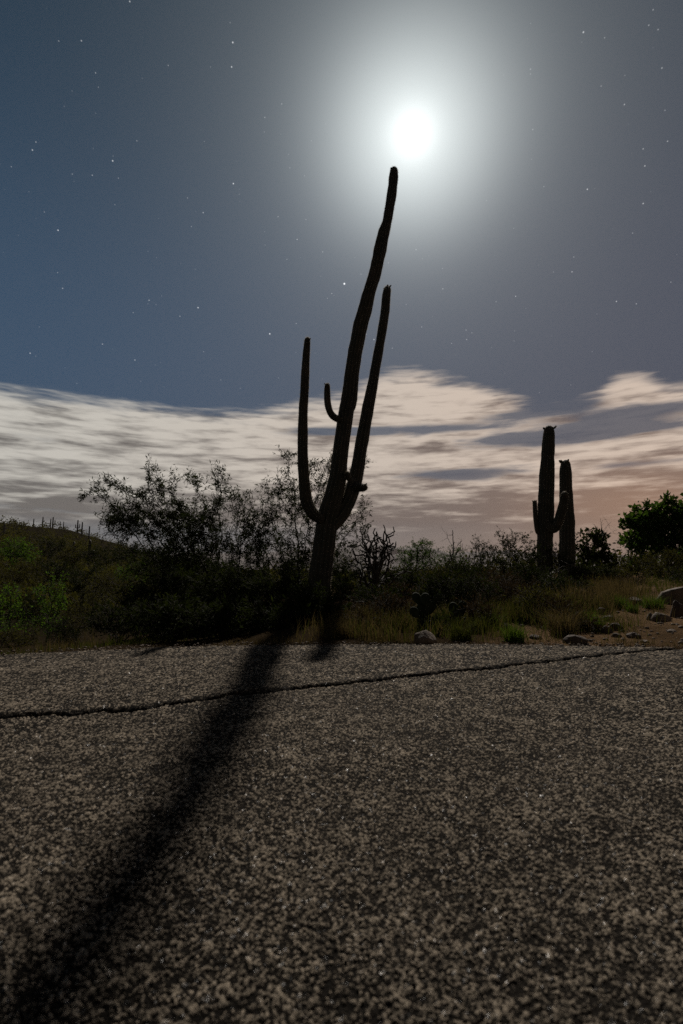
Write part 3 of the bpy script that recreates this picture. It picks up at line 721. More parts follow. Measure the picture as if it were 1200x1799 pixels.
# the cholla: jointed cane stems
def cane_plant(name, label, px, Y, canes, mat, seed, r0=0.016, nub=0.25, name_part='branches', cat='cactus'):
    x = (px - 600) / F * Y; base = np.array([x, Y, gz(x, Y) - 0.02]); rng = np.random.default_rng(seed)
    N = [base]; par = [-1]; rad = [r0 * 1.7]
    def addto(i0, pts, ra, rb):
        i = i0
        for k, p in enumerate(pts):
            seg = p - N[i]; m = max(2, int(np.linalg.norm(seg) / 0.05)); p0 = N[i]
            for s in range(1, m + 1):
                N.append(p0 + seg * s / m + rng.normal(size=3) * 0.006); par.append(i); i = len(N) - 1
                rad.append(ra + (rb - ra) * (k + s / m) / len(pts))
        return i
    for cpx in canes:
        pts = [at(a, b, Y + (rng.random() - .5) * 0.7) for a, b in cpx['p']]
        i0 = 0 if 'from' not in cpx else int(np.argmin(np.linalg.norm(np.array(N) - pts[0], axis=1)))
        n0 = len(N); e = addto(i0, pts, cpx.get('ra', r0), cpx.get('rb', r0 * 0.6))
        for i in rng.choice(np.arange(n0, len(N)), min(len(N) - n0, cpx.get('side', 3)), replace=False) if cpx.get('side', 3) else []:
            d = unit(N[i] - N[par[i]]); q = N[i]; L = cpx.get('sl', 0.16) * (0.5 + rng.random())
            d2 = unit(d * 0.5 + rng.normal(size=3) * np.array([1, .6, .7]) + np.array([0, 0, .25]))
            j = addto(i, [q + d2 * L * .5, q + d2 * L * 0.5 + unit(d2 + rng.normal(size=3) * .5) * L * .5], cpx.get('rb', r0 * 0.6), cpx.get('rb', r0 * 0.6) * .7)
    root = thing(name, label, cat, base)
    link(name_part, branch_mesh('canes', np.array(N), np.array(par), np.array(rad), base, mat, nub, seed), root)
    return root
ch = cane_plant('cholla_cactus', 'branching cholla right of the tall saguaro, bare jointed stems crowded at the top', 655, 8.2, [
    dict(p=[(650,1040),(640,1015),(628,990),(620,968)], side=14, sl=.2), dict(p=[(652,1030),(648,990),(643,960),(636,947)], side=15, sl=.2),
    dict(p=[(657,1030),(660,990),(662,960),(655,945)], side=15, sl=.2), dict(p=[(660,1035),(668,995),(674,965),(672,948)], side=15, sl=.2),
    dict(p=[(662,1040),(676,1010),(684,985),(684,968)], side=14, sl=.2), dict(p=[(668,1042),(690,1022),(702,1008),(712,1005)], side=9, sl=.2),
    dict(p=[(653,1020),(641,985),(650,962),(662,938)], side=13, sl=.2), dict(p=[(663,1020),(672,985),(680,955),(678,943)], side=13, sl=.2),
    dict(p=[(660,1000),(656,965),(645,940)], side=12, sl=.2), dict(p=[(640,1050),(632,1020),(634,985)], side=10, sl=.2), dict(p=[(655,1010),(648,975),(632,955)], side=12, sl=.2), dict(p=[(662,1005),(668,972),(690,955)], side=12, sl=.2), dict(p=[(664,1000),(684,972),(694,962)], side=10, sl=.2)], 'cholla', 31, r0=0.021)
cane_plant('dead_shrub', 'leafless dead branch forking up to the right, against the clouds', 772, 11.5, [
    dict(p=[(776,1040),(775,1015),(782,1000),(792,985),(797,965),(796,940),(795,932)], ra=.024, rb=.008, side=6),
    dict(p=[(792,985),(806,968),(820,966)], **{'from': 1}, ra=.012, rb=.004, side=8), dict(p=[(797,965),(788,948),(784,938)], **{'from': 1}, ra=.008, rb=.003, side=4),
    dict(p=[(797,967),(808,955),(812,950)], **{'from': 1}, ra=.008, rb=.003, side=4), dict(p=[(775,1012),(763,985),(752,975),(742,962),(734,960)], **{'from': 1}, ra=.014, rb=.004, side=6),
    dict(p=[(763,990),(765,975),(771,964)], **{'from': 1}, ra=.01, rb=.005, side=2)], 'bark', 32, cat='shrub')
cane_plant('dead_shrub', 'pale bare twigs poking above the round tree beside the armless saguaro', 1058, 17.0, [
    dict(p=[(1058,985),(1057,950),(1058,930),(1055,912)], ra=.014, rb=.004, side=6, sl=.35), dict(p=[(1058,940),(1068,922),(1075,917)], **{'from': 1}, ra=.008, rb=.003, side=5, sl=.3),
    dict(p=[(1058,945),(1075,935),(1086,931)], **{'from': 1}, ra=.008, rb=.003, side=5, sl=.3), dict(p=[(1058,945),(1047,925),(1042,920)], **{'from': 1}, ra=.008, rb=.003, side=4, sl=.3)], 'dead_wood', 33, cat='shrub')

# middle distance plants, left to right
plant('palo_verde_tree', 'small green-topped tree right of the cholla', 'tree', 733, 10.5,
    [(735,972,34,20),(715,985,24,16),(758,985,20,16),(742,958,18,14),(730,995,30,14)], 900, 0.05, 'fine', 5.0, 'broad_leaf', 41, cap=0.02)
plant('shrub', 'rounded green shrub right of the dead forked branch', 'shrub', 800, 12.2,
    [(790,990,26,18),(808,998,22,16),(780,1005,20,14),(795,1015,30,14),(800,975,20,16)], 800, 0.065, 'fine', 4.5, 'broad_leaf', 42, stems=3, crown='foliage')
plant('shrub', 'wispy grey shrub with thin top twigs left of the upright dark shrub', 'shrub', 845, 13.0,
    [(845,964,26,18),(835,985,28,18),(862,985,22,16),(845,1005,36,20)], 620, 0.065, 'creosote', 2.4, 'shrub_leaf', 43, stems=4, crown='foliage')
plant('creosote_bush', 'upright dark creosote bush with spiky tops left of the two-armed saguaro', 'shrub', 905, 11.8,
    [(882,950,11,18),(898,955,14,20),(918,946,12,16),(865,975,16,20),(930,965,14,18),(885,990,22,26),(912,990,26,28),(935,995,22,24),(900,1020,36,20),(945,960,7,14)], 900, 0.055, 'creosote', 4.2, 'shrub_leaf', 44, stems=6, crown='foliage')
plant('creosote_bush', 'low leafy bush in front of the foot of the two-armed saguaro', 'shrub', 975, 11.4,
    [(968,975,16,18),(985,990,24,22),(960,1000,24,22),(1005,1005,22,18)], 620, 0.055, 'creosote', 3.4, 'shrub_leaf', 45, stems=5, crown='foliage')
plant('mesquite_tree', 'round dark tree right of the armless saguaro', 'tree', 1045, 16.0,
    [(1042,945,26,16),(1030,965,26,18),(1060,965,22,18),(1045,985,36,20),(1072,978,10,12)], 900, 0.085, 'broad', 2.6, 'mesquite_leaf', 46, cap=0.06)
plant('leafy_tree', 'big broad-leaved green tree at the right edge of the picture', 'tree', 1165, 18.0,
    [(1172,893,30,20),(1190,886,22,16),(1140,905,32,20),(1120,925,28,20),(1108,950,22,16),(1150,940,52,36),(1195,930,45,46),(1130,960,30,16),(1185,970,45,22),(1235,925,45,45),(1230,970,45,30),(1148,985,40,14)],
    1900, 0.13, 'bigbroad', 6.0, 'broad_leaf', 47, cap=0.14)
plant('shrub', 'olive shrub below the big broad-leaved tree, left half of its foot', 'shrub', 1110, 13.0,
    [(1105,995,28,18),(1130,990,28,20),(1090,1010,24,16),(1120,1012,36,18)], 700, 0.06, 'creosote', 4.5, 'olive_leaf', 48, stems=5, crown='foliage')
plant('shrub', 'olive shrub at the right edge behind the pale boulder', 'shrub', 1175, 12.4,
    [(1165,988,26,18),(1190,985,28,22),(1215,990,28,22),(1150,1010,28,16),(1185,1012,40,18)], 800, 0.06, 'creosote', 4.5, 'olive_leaf', 49, stems=5, crown='foliage')
for (px, Y, bl, lab, mt, sd) in [
    (860, 7.6, [(860,1020,34,20),(835,1035,26,20),(885,1035,28,20),(860,1055,42,22)], 'brown twiggy bush below the wispy grey shrub', 'brown_leaf', 51),
    (780, 8.4, [(765,1015,26,16),(790,1025,28,18),(770,1045,36,20)], 'yellowish twiggy bush right of the prickly pear pads', 'olive_leaf', 52),
    (700, 7.6, [(695,1045,26,18),(715,1060,26,18)], 'low brown bush between the cholla and the prickly pear', 'brown_leaf', 53),
    (925, 6.8, [(915,1045,28,16),(940,1055,28,16),(905,1065,28,14)], 'low brown twiggy bush left of the grey dead brush pile', 'brown_leaf', 54),
    (985, 5.4, [(975,1070,28,20),(1000,1080,26,18),(960,1090,24,16)], 'thin twiggy bush above the stones at the pavement edge', 'brown_leaf', 55)]:
    plant('twiggy_bush', lab, 'shrub', px, Y, bl, 1000, 0.05, 'fine', 2.6, mt, sd, tip=0.0022, stems=6, crown='foliage', wander=0.4)
for (px, Y, bl, lab, mt, sty, sd) in [
    (600, 6.4, [(590,1065,28,18),(615,1075,26,18),(570,1078,24,16)], 'dark low bush at the right foot of the tall saguaro', 'brown_leaf', 'fine', 301),
    (655, 6.6, [(645,1052,28,26),(674,1058,28,22)], 'dark low bush under the cholla stems', 'shrub_leaf', 'creosote', 302),
    (770, 6.6, [(758,1030,30,26),(792,1036,30,24),(775,1060,40,22)], 'dark bush directly behind the prickly pears', 'shrub_leaf', 'creosote', 303),
    (835, 6.4, [(822,1032,32,26),(852,1038,30,24),(838,1062,40,20)], 'dark-stemmed bush right of the prickly pears', 'shrub_leaf', 'fine', 304),
    (900, 8.2, [(890,1025,30,18),(915,1030,28,18),(880,1042,28,14)], 'grey-brown bush under the upright creosote bush', 'brown_leaf', 'fine', 305),
    (960, 9.4, [(945,1022,26,16),(975,1026,28,16),(960,1036,30,12)], 'dark bush at the foot of the two-armed saguaro', 'shrub_leaf', 'creosote', 306),
    (1020, 10.4, [(1010,1016,28,16),(1035,1020,28,16),(1022,1030,32,12)], 'dark bush at the foot of the armless saguaro', 'shrub_leaf', 'creosote', 307),
    (1068, 11.5, [(1060,1012,26,14),(1085,1015,26,14)], 'low olive bush below the gap of sky left of the big tree', 'olive_leaf', 'creosote', 308),
    (1030, 6.6, [(1020,1058,26,16),(1045,1064,22,14)], 'thin brown bush in the grass left of the path row', 'brown_leaf', 'fine', 309),
    (700, 11.0, [(690,1012,30,16),(715,1016,26,16),(670,1018,26,14)], 'dark bush behind the cholla on its right', 'shrub_leaf', 'creosote', 310),
    (830, 11.2, [(820,1012,30,16),(845,1016,28,14)], 'dark bush behind the brown twiggy bush', 'shrub_leaf', 'creosote', 311),
    (770, 10.6, [(755,1012,28,16),(785,1014,28,14)], 'dark bush at the foot of the dead forked branch', 'shrub_leaf', 'creosote', 312),
    (1205, 10.5, [(1190,1014,30,16),(1220,1016,30,16)], 'dark bush right behind the pale boulder', 'shrub_leaf', 'creosote', 313),
    (815, 8.8, [(800,1010,30,24),(830,1012,30,24),(815,1035,40,22)], 'tall dark shrub left of the grey-brown bush, under the wispy shrub', 'shrub_leaf', 'creosote', 330),
    (735, 8.9, [(720,1020,28,22),(750,1022,28,22),(735,1040,38,18)], 'tall dark shrub behind the prickly pear with the most pads', 'shrub_leaf', 'creosote', 331),
    (935, 8.6, [(920,1015,30,22),(950,1018,30,22),(935,1038,40,18)], 'tall dark shrub left of the feet of the two right-hand saguaros', 'shrub_leaf', 'creosote', 332),
    (990, 8.2, [(975,1030,30,18),(1005,1034,30,18),(990,1046,40,14)], 'dark shrub in front of the dead brush pile', 'shrub_leaf', 'creosote', 333),
    (1050, 11.0, [(1040,1008,28,16),(1065,1010,26,16)], 'dark shrub under the round dark tree', 'shrub_leaf', 'creosote', 334),
    (670, 7.4, [(655,1050,28,18),(690,1054,28,18)], 'dark shrub hiding the foot of the cholla on its right', 'shrub_leaf', 'creosote', 335),
    (640, 5.2, [(630,1092,30,16),(655,1096,30,14)], 'low brown tangle at the pavement edge between the trunk shadow and the rock', 'brown_leaf', 'fine', 314),
    (690, 5.6, [(680,1066,34,26),(708,1074,30,20)], 'low brown tangle left of the prickly pear with the most pads', 'brown_leaf', 'fine', 315),
    (775, 5.0, [(765,1098,26,14),(790,1102,26,12)], 'low dark tangle between the two prickly pears', 'shrub_leaf', 'fine', 316),
    (850, 5.2, [(838,1080,28,22),(864,1088,24,16)], 'low brown tangle right of the smaller prickly pear', 'brown_leaf', 'fine', 317),
    (885, 6.6, [(875,1044,32,24),(902,1048,30,22),(888,1066,36,14)], 'brown tangle in front of the grey-brown bush', 'brown_leaf', 'fine', 318),
    (1010, 4.9, [(1000,1096,26,20),(1025,1102,26,16),(985,1106,24,14)], 'thin brown tangle standing over the long ledge stone', 'brown_leaf', 'fine', 319),
    (950, 5.6, [(940,1060,30,26),(967,1066,28,22)], 'thin brown tangle behind the flattish edge stone', 'olive_leaf', 'fine', 320),
    (1055, 8.6, [(1045,1036,28,16),(1072,1040,26,14)], 'olive tangle behind the uppermost path stones', 'olive_leaf', 'fine', 321),
    (1105, 10.5, [(1095,1028,28,12),(1120,1030,28,12)], 'brown tangle behind the broken brownish rock', 'brown_leaf', 'fine', 322)]:
    plant('low_bush', lab, 'shrub', px, Y, bl, 950, 0.055, sty, 3.0, mt, sd, tip=0.0022, stems=5, crown='foliage', wander=0.35)
# dead brush pile, moonlit bark
cane_plant('dead_brush', 'tangle of grey dead branches lying below the two-armed saguaro', 985, 10.6, [
    dict(p=[(970,1030),(960,1015),(975,1003),(1000,1000)], ra=.016, rb=.006, side=9, sl=.3), dict(p=[(985,1035),(1005,1025),(1025,1015)], ra=.016, rb=.006, side=9, sl=.3),
    dict(p=[(990,1030),(1000,1010),(1015,995)], ra=.014, rb=.005, side=9, sl=.3), dict(p=[(965,1040),(945,1028),(935,1025)], ra=.016, rb=.006, side=6, sl=.3),
    dict(p=[(980,1030),(985,1010),(975,990)], ra=.012, rb=.004, side=7, sl=.3), dict(p=[(1000,1035),(1030,1030),(1050,1020)], ra=.014, rb=.005, side=6, sl=.3)], 'dead_wood', 56, cat='shrub')

# prickly pears: flat pads
def pad_mesh(c, d, nrm, w, h, seed):
    bm = bmesh.new(); d = Vector(d).normalized(); n = Vector(nrm).normalized(); s = d.cross(n).normalized(); n = s.cross(d)
    rng = random.Random(seed); K = 22; rows = []
    for t, kk in ((0, .0), (.16, .62), (.45, .93), (.8, 1)):
        pass
    rings = []
    for q, f in ((-1, .0), (-.85, .55), (-.4, .9), (0, 1.0), (.4, .9), (.85, .55), (1, .0)):
        rings.append([bm.verts.new(Vector(c) + n * q * h * .055 + (s * math.sin(a) * w * .5 * (1 + .12 * math.cos(a)) + d * (h * .5 - math.cos(a) * h * .5 * f) - d * h * .0 - d * (h * .5 * (1 - 1)) ) if f else Vector(c) + n * q * h * .05 + d * h * .5) if False else
            bm.verts.new(Vector(c) + n * q * h * .06 + s * math.sin(a) * w * .5 * max(f, .02) * (1 + .15 * -math.cos(a)) + d * (h * .5 - math.cos(a) * h * .5 * max(f, .02))) for a in [x * math.tau / K for x in range(K)]])
    for a, b in zip(rings, rings[1:]):
        for k in range(K): bm.faces.new((a[k], a[(k + 1) % K], b[(k + 1) % K], b[k]))
    bm.faces.new(rings[0][::-1]); bm.faces.new(rings[-1])
    # spine tufts
    for _ in range(26):
        u, v = rng.uniform(-.8, .8), rng.uniform(.1, .95); sgn = rng.choice((-1, 1)); lim = math.sqrt(max(.02, 1 - (2 * v - 1) ** 2))
        p = Vector(c) + s * u * lim * w * .5 + d * v * h + n * sgn * h * .05
        e = (n * sgn + Vector((rng.uniform(-1, 1), rng.uniform(-1, 1), rng.uniform(-.3, 1)))).normalized() * .03
        bm.faces.new([bm.verts.new(p + s * .0012), bm.verts.new(p - s * .0012), bm.verts.new(p + e)])
    me = bpy.data.meshes.new('pad'); bm.normal_update(); bm.to_mesh(me); bm.free(); me.materials.append(M['pad'])
    for f in me.polygons: f.use_smooth = True
    return me
def prickly_pear(label, px, Y, pads, seed):
    x = (px - 600) / F * Y; base = np.array([x, Y, gz(x, Y)]); rng = random.Random(seed)
    root = thing('prickly_pear_cactus', label, 'cactus', base)
    for (ax, ay, bx, by, w) in pads:
        dY = rng.uniform(-.12, .12); a = at(ax, ay, Y + dY); b = at(bx, by, Y + dY + rng.uniform(-.05, .05)); h = np.linalg.norm(b - a)
        link('pad', pad_mesh(a - base, b - a, (rng.uniform(-.5, .5), 1, rng.uniform(-.3, .3)), w / F * Y, h, rng.randint(0, 999)), root)
prickly_pear('prickly pear with round dark pads behind the rock at the pavement edge', 742, 5.1,
    [(745,1108,742,1080,24),(742,1084,740,1060,19),(740,1063,727,1042,17),(748,1082,763,1058,18),(746,1064,748,1042,16),(735,1085,722,1068,16),(752,1106,768,1084,18),(762,1062,772,1044,13)], 5)
prickly_pear('small prickly pear right of the larger one, two pads standing up', 803, 5.2,
    [(803,1110,800,1084,20),(800,1088,795,1058,17),(806,1086,815,1056,16),(808,1106,822,1086,15)], 8)

# ------------------------------------------------------------------ rocks
def rock_mesh(sx, sy, sz, seed, mat, sub=4):
    bm = bmesh.new(); bmesh.ops.create_icosphere(bm, subdivisions=sub, radius=1)
    V = np.array([v.co[:] for v in bm.verts])
    n = 1 + 0.30 * fbm(V * 1.1 + seed * 3.7, 3, seed) + 0.10 * fbm(V * 3 + seed, 3, seed + 5)
    V2 = V * n[:, None]
    for k in range(9):       # a few flat cleaved faces
        r = np.random.default_rng(seed * 17 + k); d = unit(r.normal(size=3)); lim = 0.62 + 0.20 * r.random()
        h = V2 @ d; V2 = V2 - np.where(h > lim, (h - lim) * 0.85, 0)[:, None] * d
    V2 = V2 + 0.06 * fbm(V * 6, 4, seed + 9)[:, None] * V
    for v, c in zip(bm.verts, V2): v.co = (c[0] * sx, c[1] * sy, max(c[2], -0.55) * sz)
    me = bpy.data.meshes.new('rock'); bm.to_mesh(me); bm.free(); me.materials.append(M[mat])
    for f in me.polygons: f.use_smooth = True
    return me
def ground_hit(px, py):
    d = ray(px, py); o = np.array([0, 0, CAMH])
    for k in np.linspace(3, 40, 1500):
        p = o + d * k
        if p[2] < gz(p[0], p[1]) and p[1] > yedge(p[0]): return p
    return o + d * 6
for k, (px, py, wpx, hpx, mat, lab, nm) in enumerate([
    (1198,1060,66,42,'rock','large pale moonlit boulder at the right edge of the picture','boulder'),
    (1167,1092,40,19,'rock','smooth oval pale stone lying on the dirt path below the boulder','rock'),
    (1145,1090,18,14,'rock','small pale stone leaning against the smooth oval stone','rock'),
    (1196,1086,34,36,'dark_rock','dark reddish rock under the pale boulder','rock'),
    (1118,1062,36,16,'dark_rock','low broken brownish rock in the grass left of the boulder','rock'),
    (1062,1066,18,12,'dark_rock','uppermost stone of the row along the left side of the dirt path','rock'),
    (1058,1080,22,13,'dark_rock','second stone down the row along the left side of the dirt path','rock'),
    (1072,1091,26,12,'dark_rock','flat-topped stone midway down the row beside the dirt path','rock'),
    (1085,1108,30,15,'dark_rock','dark angular stone in the path row, below the flat-topped one','rock'),
    (1068,1113,22,15,'dark_rock','blackish stone in the grass end of the path row','rock'),
    (1116,1122,31,11,'dark_rock','dark flat slab alone on the dirt near the pavement','rock'),
    (1085,1121,22,9,'dark_rock','small dark stone between the flat slab and the path row','rock'),
    (1015,1132,56,16,'dark_rock','long flat ledge stone at the pavement edge right of the tufts','rock'),
    (943,1124,26,11,'dark_rock','flattish stone at the pavement edge, left of the long ledge stone','rock'),
    (746,1134,54,28,'rock','rounded pale-topped rock at the pavement edge below the prickly pear','rock'),
    (890,1104,22,8,'dark_rock','flat stone among the green tufts below the brown bush','rock'),
    (1004,1056,16,8,'dark_rock','little stone lying in the straw grass left of the path','rock'),
    (1136,1130,20,6,'rock','small low stone half sunk in dirt at the pavement edge','rock'),
    (1182,1112,20,7,'rock','light chip of stone on the dirt path below the oval stone','rock'),
    ]):
    p = ground_hit(px, py); s = zc(p) / F
    hz_ = hpx * s / 1.25
    o = link(nm, rock_mesh(wpx * s * 0.44, wpx * s * 0.38, hz_ * 0.92, 100 + k, mat), loc=(p[0], p[1] + wpx * s * 0.2, gz(p[0], p[1] + wpx * s * .2) + hz_ * 0.12))
    o.rotation_euler = (0, 0, (k * 0.7) % 1.0 - 0.5); tag(o, lab, 'rock')

# loose pebbles on the dirt: uncountable
def build_pebbles():
    rng = np.random.default_rng(77); base = rock_mesh(1, 1, 1, 400, 'rock', 1)
    bv = np.zeros(len(base.vertices) * 3); base.vertices.foreach_get('co', bv); bv = bv.reshape(-1, 3)
    bt = np.array([p.vertices[:] for p in base.polygons]); V = []; Tt = []; off = 0
    n = 2000
    xs = rng.uniform(0.5, 7.5, n); ys = yedge(xs) + rng.exponential(1.9, n)
    xs = np.concatenate([xs, rng.uniform(-4, 4.5, 1500)]); ys[:n] = ys[:n]; ys = np.concatenate([ys, yedge(xs[n:]) + rng.normal(size=1500) * 0.06 + 0.02])
    edge_ = np.arange(len(xs)) >= n
    aa = np.degrees(np.arctan2(xs, ys))
    for x, y, a, eg in zip(xs, ys, aa, edge_):
        if not eg and (y > 12 or (a < 25 and rng.random() < 0.9)): continue
        s = (0.006 + 0.024 * rng.random() ** 3.5) * (0.55 if eg else 1); c, sn = math.cos(rng.random() * 6.28), 1; q = rng.normal(size=(3, 3)); q, _ = np.linalg.qr(q)
        v = (bv @ q.T) * s * np.array([1, 1, .6]) + np.array([x, y, max(gz(x, y), 0.004 if eg else -9) + s * .2]); V.append(v); Tt.append(bt + off); off += len(bv)
    link('pebbles', mesh_np('pebbles', np.vstack(V), None, np.vstack(Tt), mat='rock'), kind='stuff')
build_pebbles()

# ------------------------------------------------------------------ grass
def blades(P, L, lean, width, rng):
    n = len(P); a = rng.random(n) * 6.28; d = np.stack([np.cos(a), np.sin(a), 0 * a], -1)
    L = L[:, None]; ln = (lean * rng.random(n))[:, None]
    p1 = P + np.array([0, 0, 1]) * L * 0.5 + d * L * ln * 0.25; p2 = P + np.array([0, 0, 1]) * L * (1 - 0.25 * ln) + d * L * ln
    b = rng.random(n) * 6.28; s = np.stack([np.cos(b), np.sin(b), 0 * b], -1) * width
    V = np.stack([P - s, P + s, p1 + s * .7, p1 - s * .7, p2], 1).reshape(-1, 3)
    k = np.arange(n) * 5
    q = np.stack([k, k + 1, k + 2, k + 3], -1); t = np.stack([k + 3, k + 2, k + 4], -1)
    return V, q, t
def build_grass(name, mat, spots, seed):
    rng = np.random.default_rng(seed); V = []; Q = []; Tt = []; tn = []; off = 0
    for (px, Y, spx, sY, n, L) in spots:
        if Y is None:
            x = rng.uniform(-3.2, 3.4, n); y = yedge(x) + 0.035 + np.abs(rng.normal(size=n)) * 0.10; Y = 4.2
        else:
          y = Y + rng.normal(size=n) * sY; x = (px + rng.normal(size=n) * spx - 600) / F * y
        ok = y > yedge(x) + 0.03; x, y = x[ok], y[ok]
        clump = fbm(np.stack([x * 3.5, y * 3.5, 0 * x], -1), 3, 17); keep = clump + rng.random(len(x)) * 0.35 > 0.22; x, y, clump = x[keep], y[keep], clump[keep]
        P = np.stack([x, y, ground_z(x, y) - 0.01], -1)
        v, q, t = blades(P, L * (0.35 + 0.9 * rng.random(len(x))) * (0.8 + 0.6 * np.clip(clump, -.5, 1)), 0.7, 0.0022 + 0.0006 * Y / 5, rng)
        V.append(v); Q.append(q + off); Tt.append(t + off); off += len(v); tn.append(np.repeat(rng.random(len(x)), 5))
    link(name, mesh_np(name, np.vstack(V), np.vstack(Q), np.vstack(Tt), mat=mat, attrs={'tone': np.concatenate(tn)}), kind='stuff')
build_grass('dry_grass', 'straw', [(640,5.2,45,.5,3200,.20),(700,5.6,60,.6,3000,.22),(820,5.8,60,.7,2800,.20),(1000,5.8,60,.6,3400,.24),(1050,7.0,30,.8,2600,.34),(1085,8.4,24,.8,1800,.32),(960,6.4,60,.7,1500,.28),(110,6.0,35,.4,900,.22),(0,None,0,0,2600,.075)], 61)
build_grass('grass', 'grass', [(690,5.3,60,.5,3600,.20),(780,5.6,60,.6,3400,.22),(860,5.6,50,.6,2600,.18),(960,5.6,60,.6,3600,.24),(1020,6.0,45,.6,2200,.26),(900,6.0,60,.6,1500,.26),(60,6.5,70,.6,1500,.14),(1130,9.5,40,.8,1600,.25),(200,6.0,80,.4,1500,.12)], 62)
def tuft(label, px, py, wpx, h, n, mat, seed):
    p = ground_hit(px, py); rng = np.random.default_rng(seed); s = wpx / F * p[1] * .5
    a = rng.random(n) * 6.28; r = s * 0.75 * rng.random(n) ** 0.7; P = np.stack([r * np.cos(a), r * np.sin(a), 0 * a - .01], -1)
    v, q, t = blades(P, h * (0.35 + 0.9 * rng.random(n)), 1.3, 0.0024, rng)
    o = link('grass_tuft', mesh_np('grass_tuft', v, q, t, mat=mat, attrs={'tone': np.repeat(rng.random(n), 5)}), loc=(p[0], p[1], gz(p[0], p[1])))
    tag(o, label, 'grass', 'grass tufts along the pavement and path')
for args in [
    ('vivid green tuft at the pavement edge below the brown bush, left of the flat stones',905,1128,44,.16,420,'green_grass',1),
    ('green tuft behind the edge tuft, below the low brown twiggy bush',868,1105,40,.17,360,'green_grass',2),
    ('yellow-green tuft left of the stone among the tufts',838,1112,36,.18,300,'grass',3),
    ('dark green tuft left of the path row of stones',1040,1108,46,.20,420,'green_grass',4),
    ('bright green tuft left of the large pale boulder',1148,1068,44,.18,420,'green_grass',5),
    ('green tuft between the broken brownish rock and the path stones',1085,1070,40,.20,380,'green_grass',6),
    ('small green tuft above the dirt path between the two greener tufts',1112,1076,26,.15,240,'green_grass',7),
    ('tall straw tuft standing over the long ledge stone',990,1118,60,.30,420,'straw',8),
    ('straw tuft right of the tall saguaro shadow at the pavement edge',600,1120,44,.17,300,'straw',9),
    ('straw tuft at the pavement edge on the far left, under the green trees',100,1142,46,.16,300,'straw',10),
    ('feathery straw clump behind the top of the path row',1060,1050,60,.36,420,'straw',11),
    ('green tuft right of the rounded rock at the pavement edge',810,1126,50,.20,360,'grass',12)]:
    tuft(*args)

# ------------------------------------------------------------------ valley and hillside on the left
def far_tree(name, label, px, py_base, Y, bl, seed, mat, style, n=700, step=0.16, dens=4.0, group=None):
    return plant(name, label, 'tree', px, Y, bl, n, step, style, dens, mat, seed, tip=0.008, cap=0.10, group=group)
STY['valley'] = dict(L=0.085, asp=0.5, spread=0.2, up=0.1, along=0.4, q=0.92, ntw=3.2)
STY['valleyfine'] = dict(L=0.10, asp=0.30, spread=0.2, up=0.1, along=0.4, q=0.92, ntw=3.2)
far_tree('young_tree', 'bright yellow-green young tree left of the dark mesquite, taller of the pair', 92, 1115, 22,
    [(92,1028,20,18),(80,1045,20,18),(105,1050,18,18),(90,1070,26,24),(88,1095,26,18)], 71, 'bright_leaf', 'valley', 900)
far_tree('young_tree', 'bright yellow-green young tree at the left edge, shorter of the pair', 15, 1118, 21,
    [(20,1045,20,16),(5,1060,22,18),(30,1065,18,16),(12,1085,30,24),(15,1105,30,14)], 72, 'bright_leaf', 'valley', 900)
vgroup = 'bushes filling the valley left of the mesquite'
vl = [  # px, top py, base py, half width px, depth, material
    (30,985,1030,48,36,'olive_leaf','wide olive bush above the shorter young tree at the left edge'),
    (95,975,1020,44,44,'shrub_leaf','dark bush directly above the taller young tree'),
    (150,990,1040,40,33,'shrub_leaf','dark bush up and right of the taller young tree'),
    (60,1040,1090,30,25,'shrub_leaf','dark bush wedged between the two bright young trees'),
    (140,1050,1110,34,21,'olive_leaf','olive bush right of the foot of the taller young tree'),
    (185,1000,1045,36,30,'olive_leaf','olive bush behind the lowest mesquite limb on the left'),
    (235,985,1030,40,34,'bright_leaf','yellow-green bush glimpsed through the left mesquite limbs'),
    (30,945,985,40,62,'bright_leaf','yellowish-green tree high in the valley at the left edge'),
    (85,945,975,32,72,'shrub_leaf','dark round bush under the hill crest saguaros'),
    (130,955,990,34,58,'olive_leaf','olive bush below the hill crest, above the dark bushes'),
    (180,955,995,36,52,'shrub_leaf','dark bush behind the left tip of the mesquite'),
    (230,950,985,38,60,'shrub_leaf','dark bush seen through the left part of the mesquite crown'),
    (285,960,1000,44,50,'shrub_leaf','dark bush behind the middle of the left mesquite'),
    (340,965,1010,44,46,'shrub_leaf','dark bush behind the right half of the left mesquite'),
    (115,1085,1135,38,12,'shrub_leaf','dark low bush behind the far-left straw tuft'),
    (40,1095,1142,44,12.5,'olive_leaf','low olive bush by the pavement at the left edge'),
    (5,1000,1050,30,30,'olive_leaf','brownish bush cut by the left edge above the shorter young tree')]
for k, (px, y0, y1, hw, Y, mt, lab) in enumerate(vl):
    h = (y1 - y0); c = (y0 + y1) / 2; rr = random.Random(k)
    bl = [(px, c, hw * .7, h * .42), (px - hw * .5, c + h * .12, hw * .5, h * .34), (px + hw * .5, c + h * .1, hw * .5, h * .34), (px + rr.uniform(-.4, .4) * hw, y0 + h * .25, hw * .35, h * .22), (px, y1 - h * .15, hw * .8, h * .3)]
    st = 'valley' if k % 2 else 'valleyfine'
    STY['v'] = dict(STY[st]); f = Y / 28; STY['v']['L'] *= max(.35, f); STY['v']['spread'] *= max(.4, f)
    plant('valley_bush', lab, 'bush', px, Y, bl, 420, 0.16 * max(.4, f), 'v', 4.5, mt, 200 + k, tip=0.006 * max(.5, f), stems=2, crown='foliage', group=vgroup)
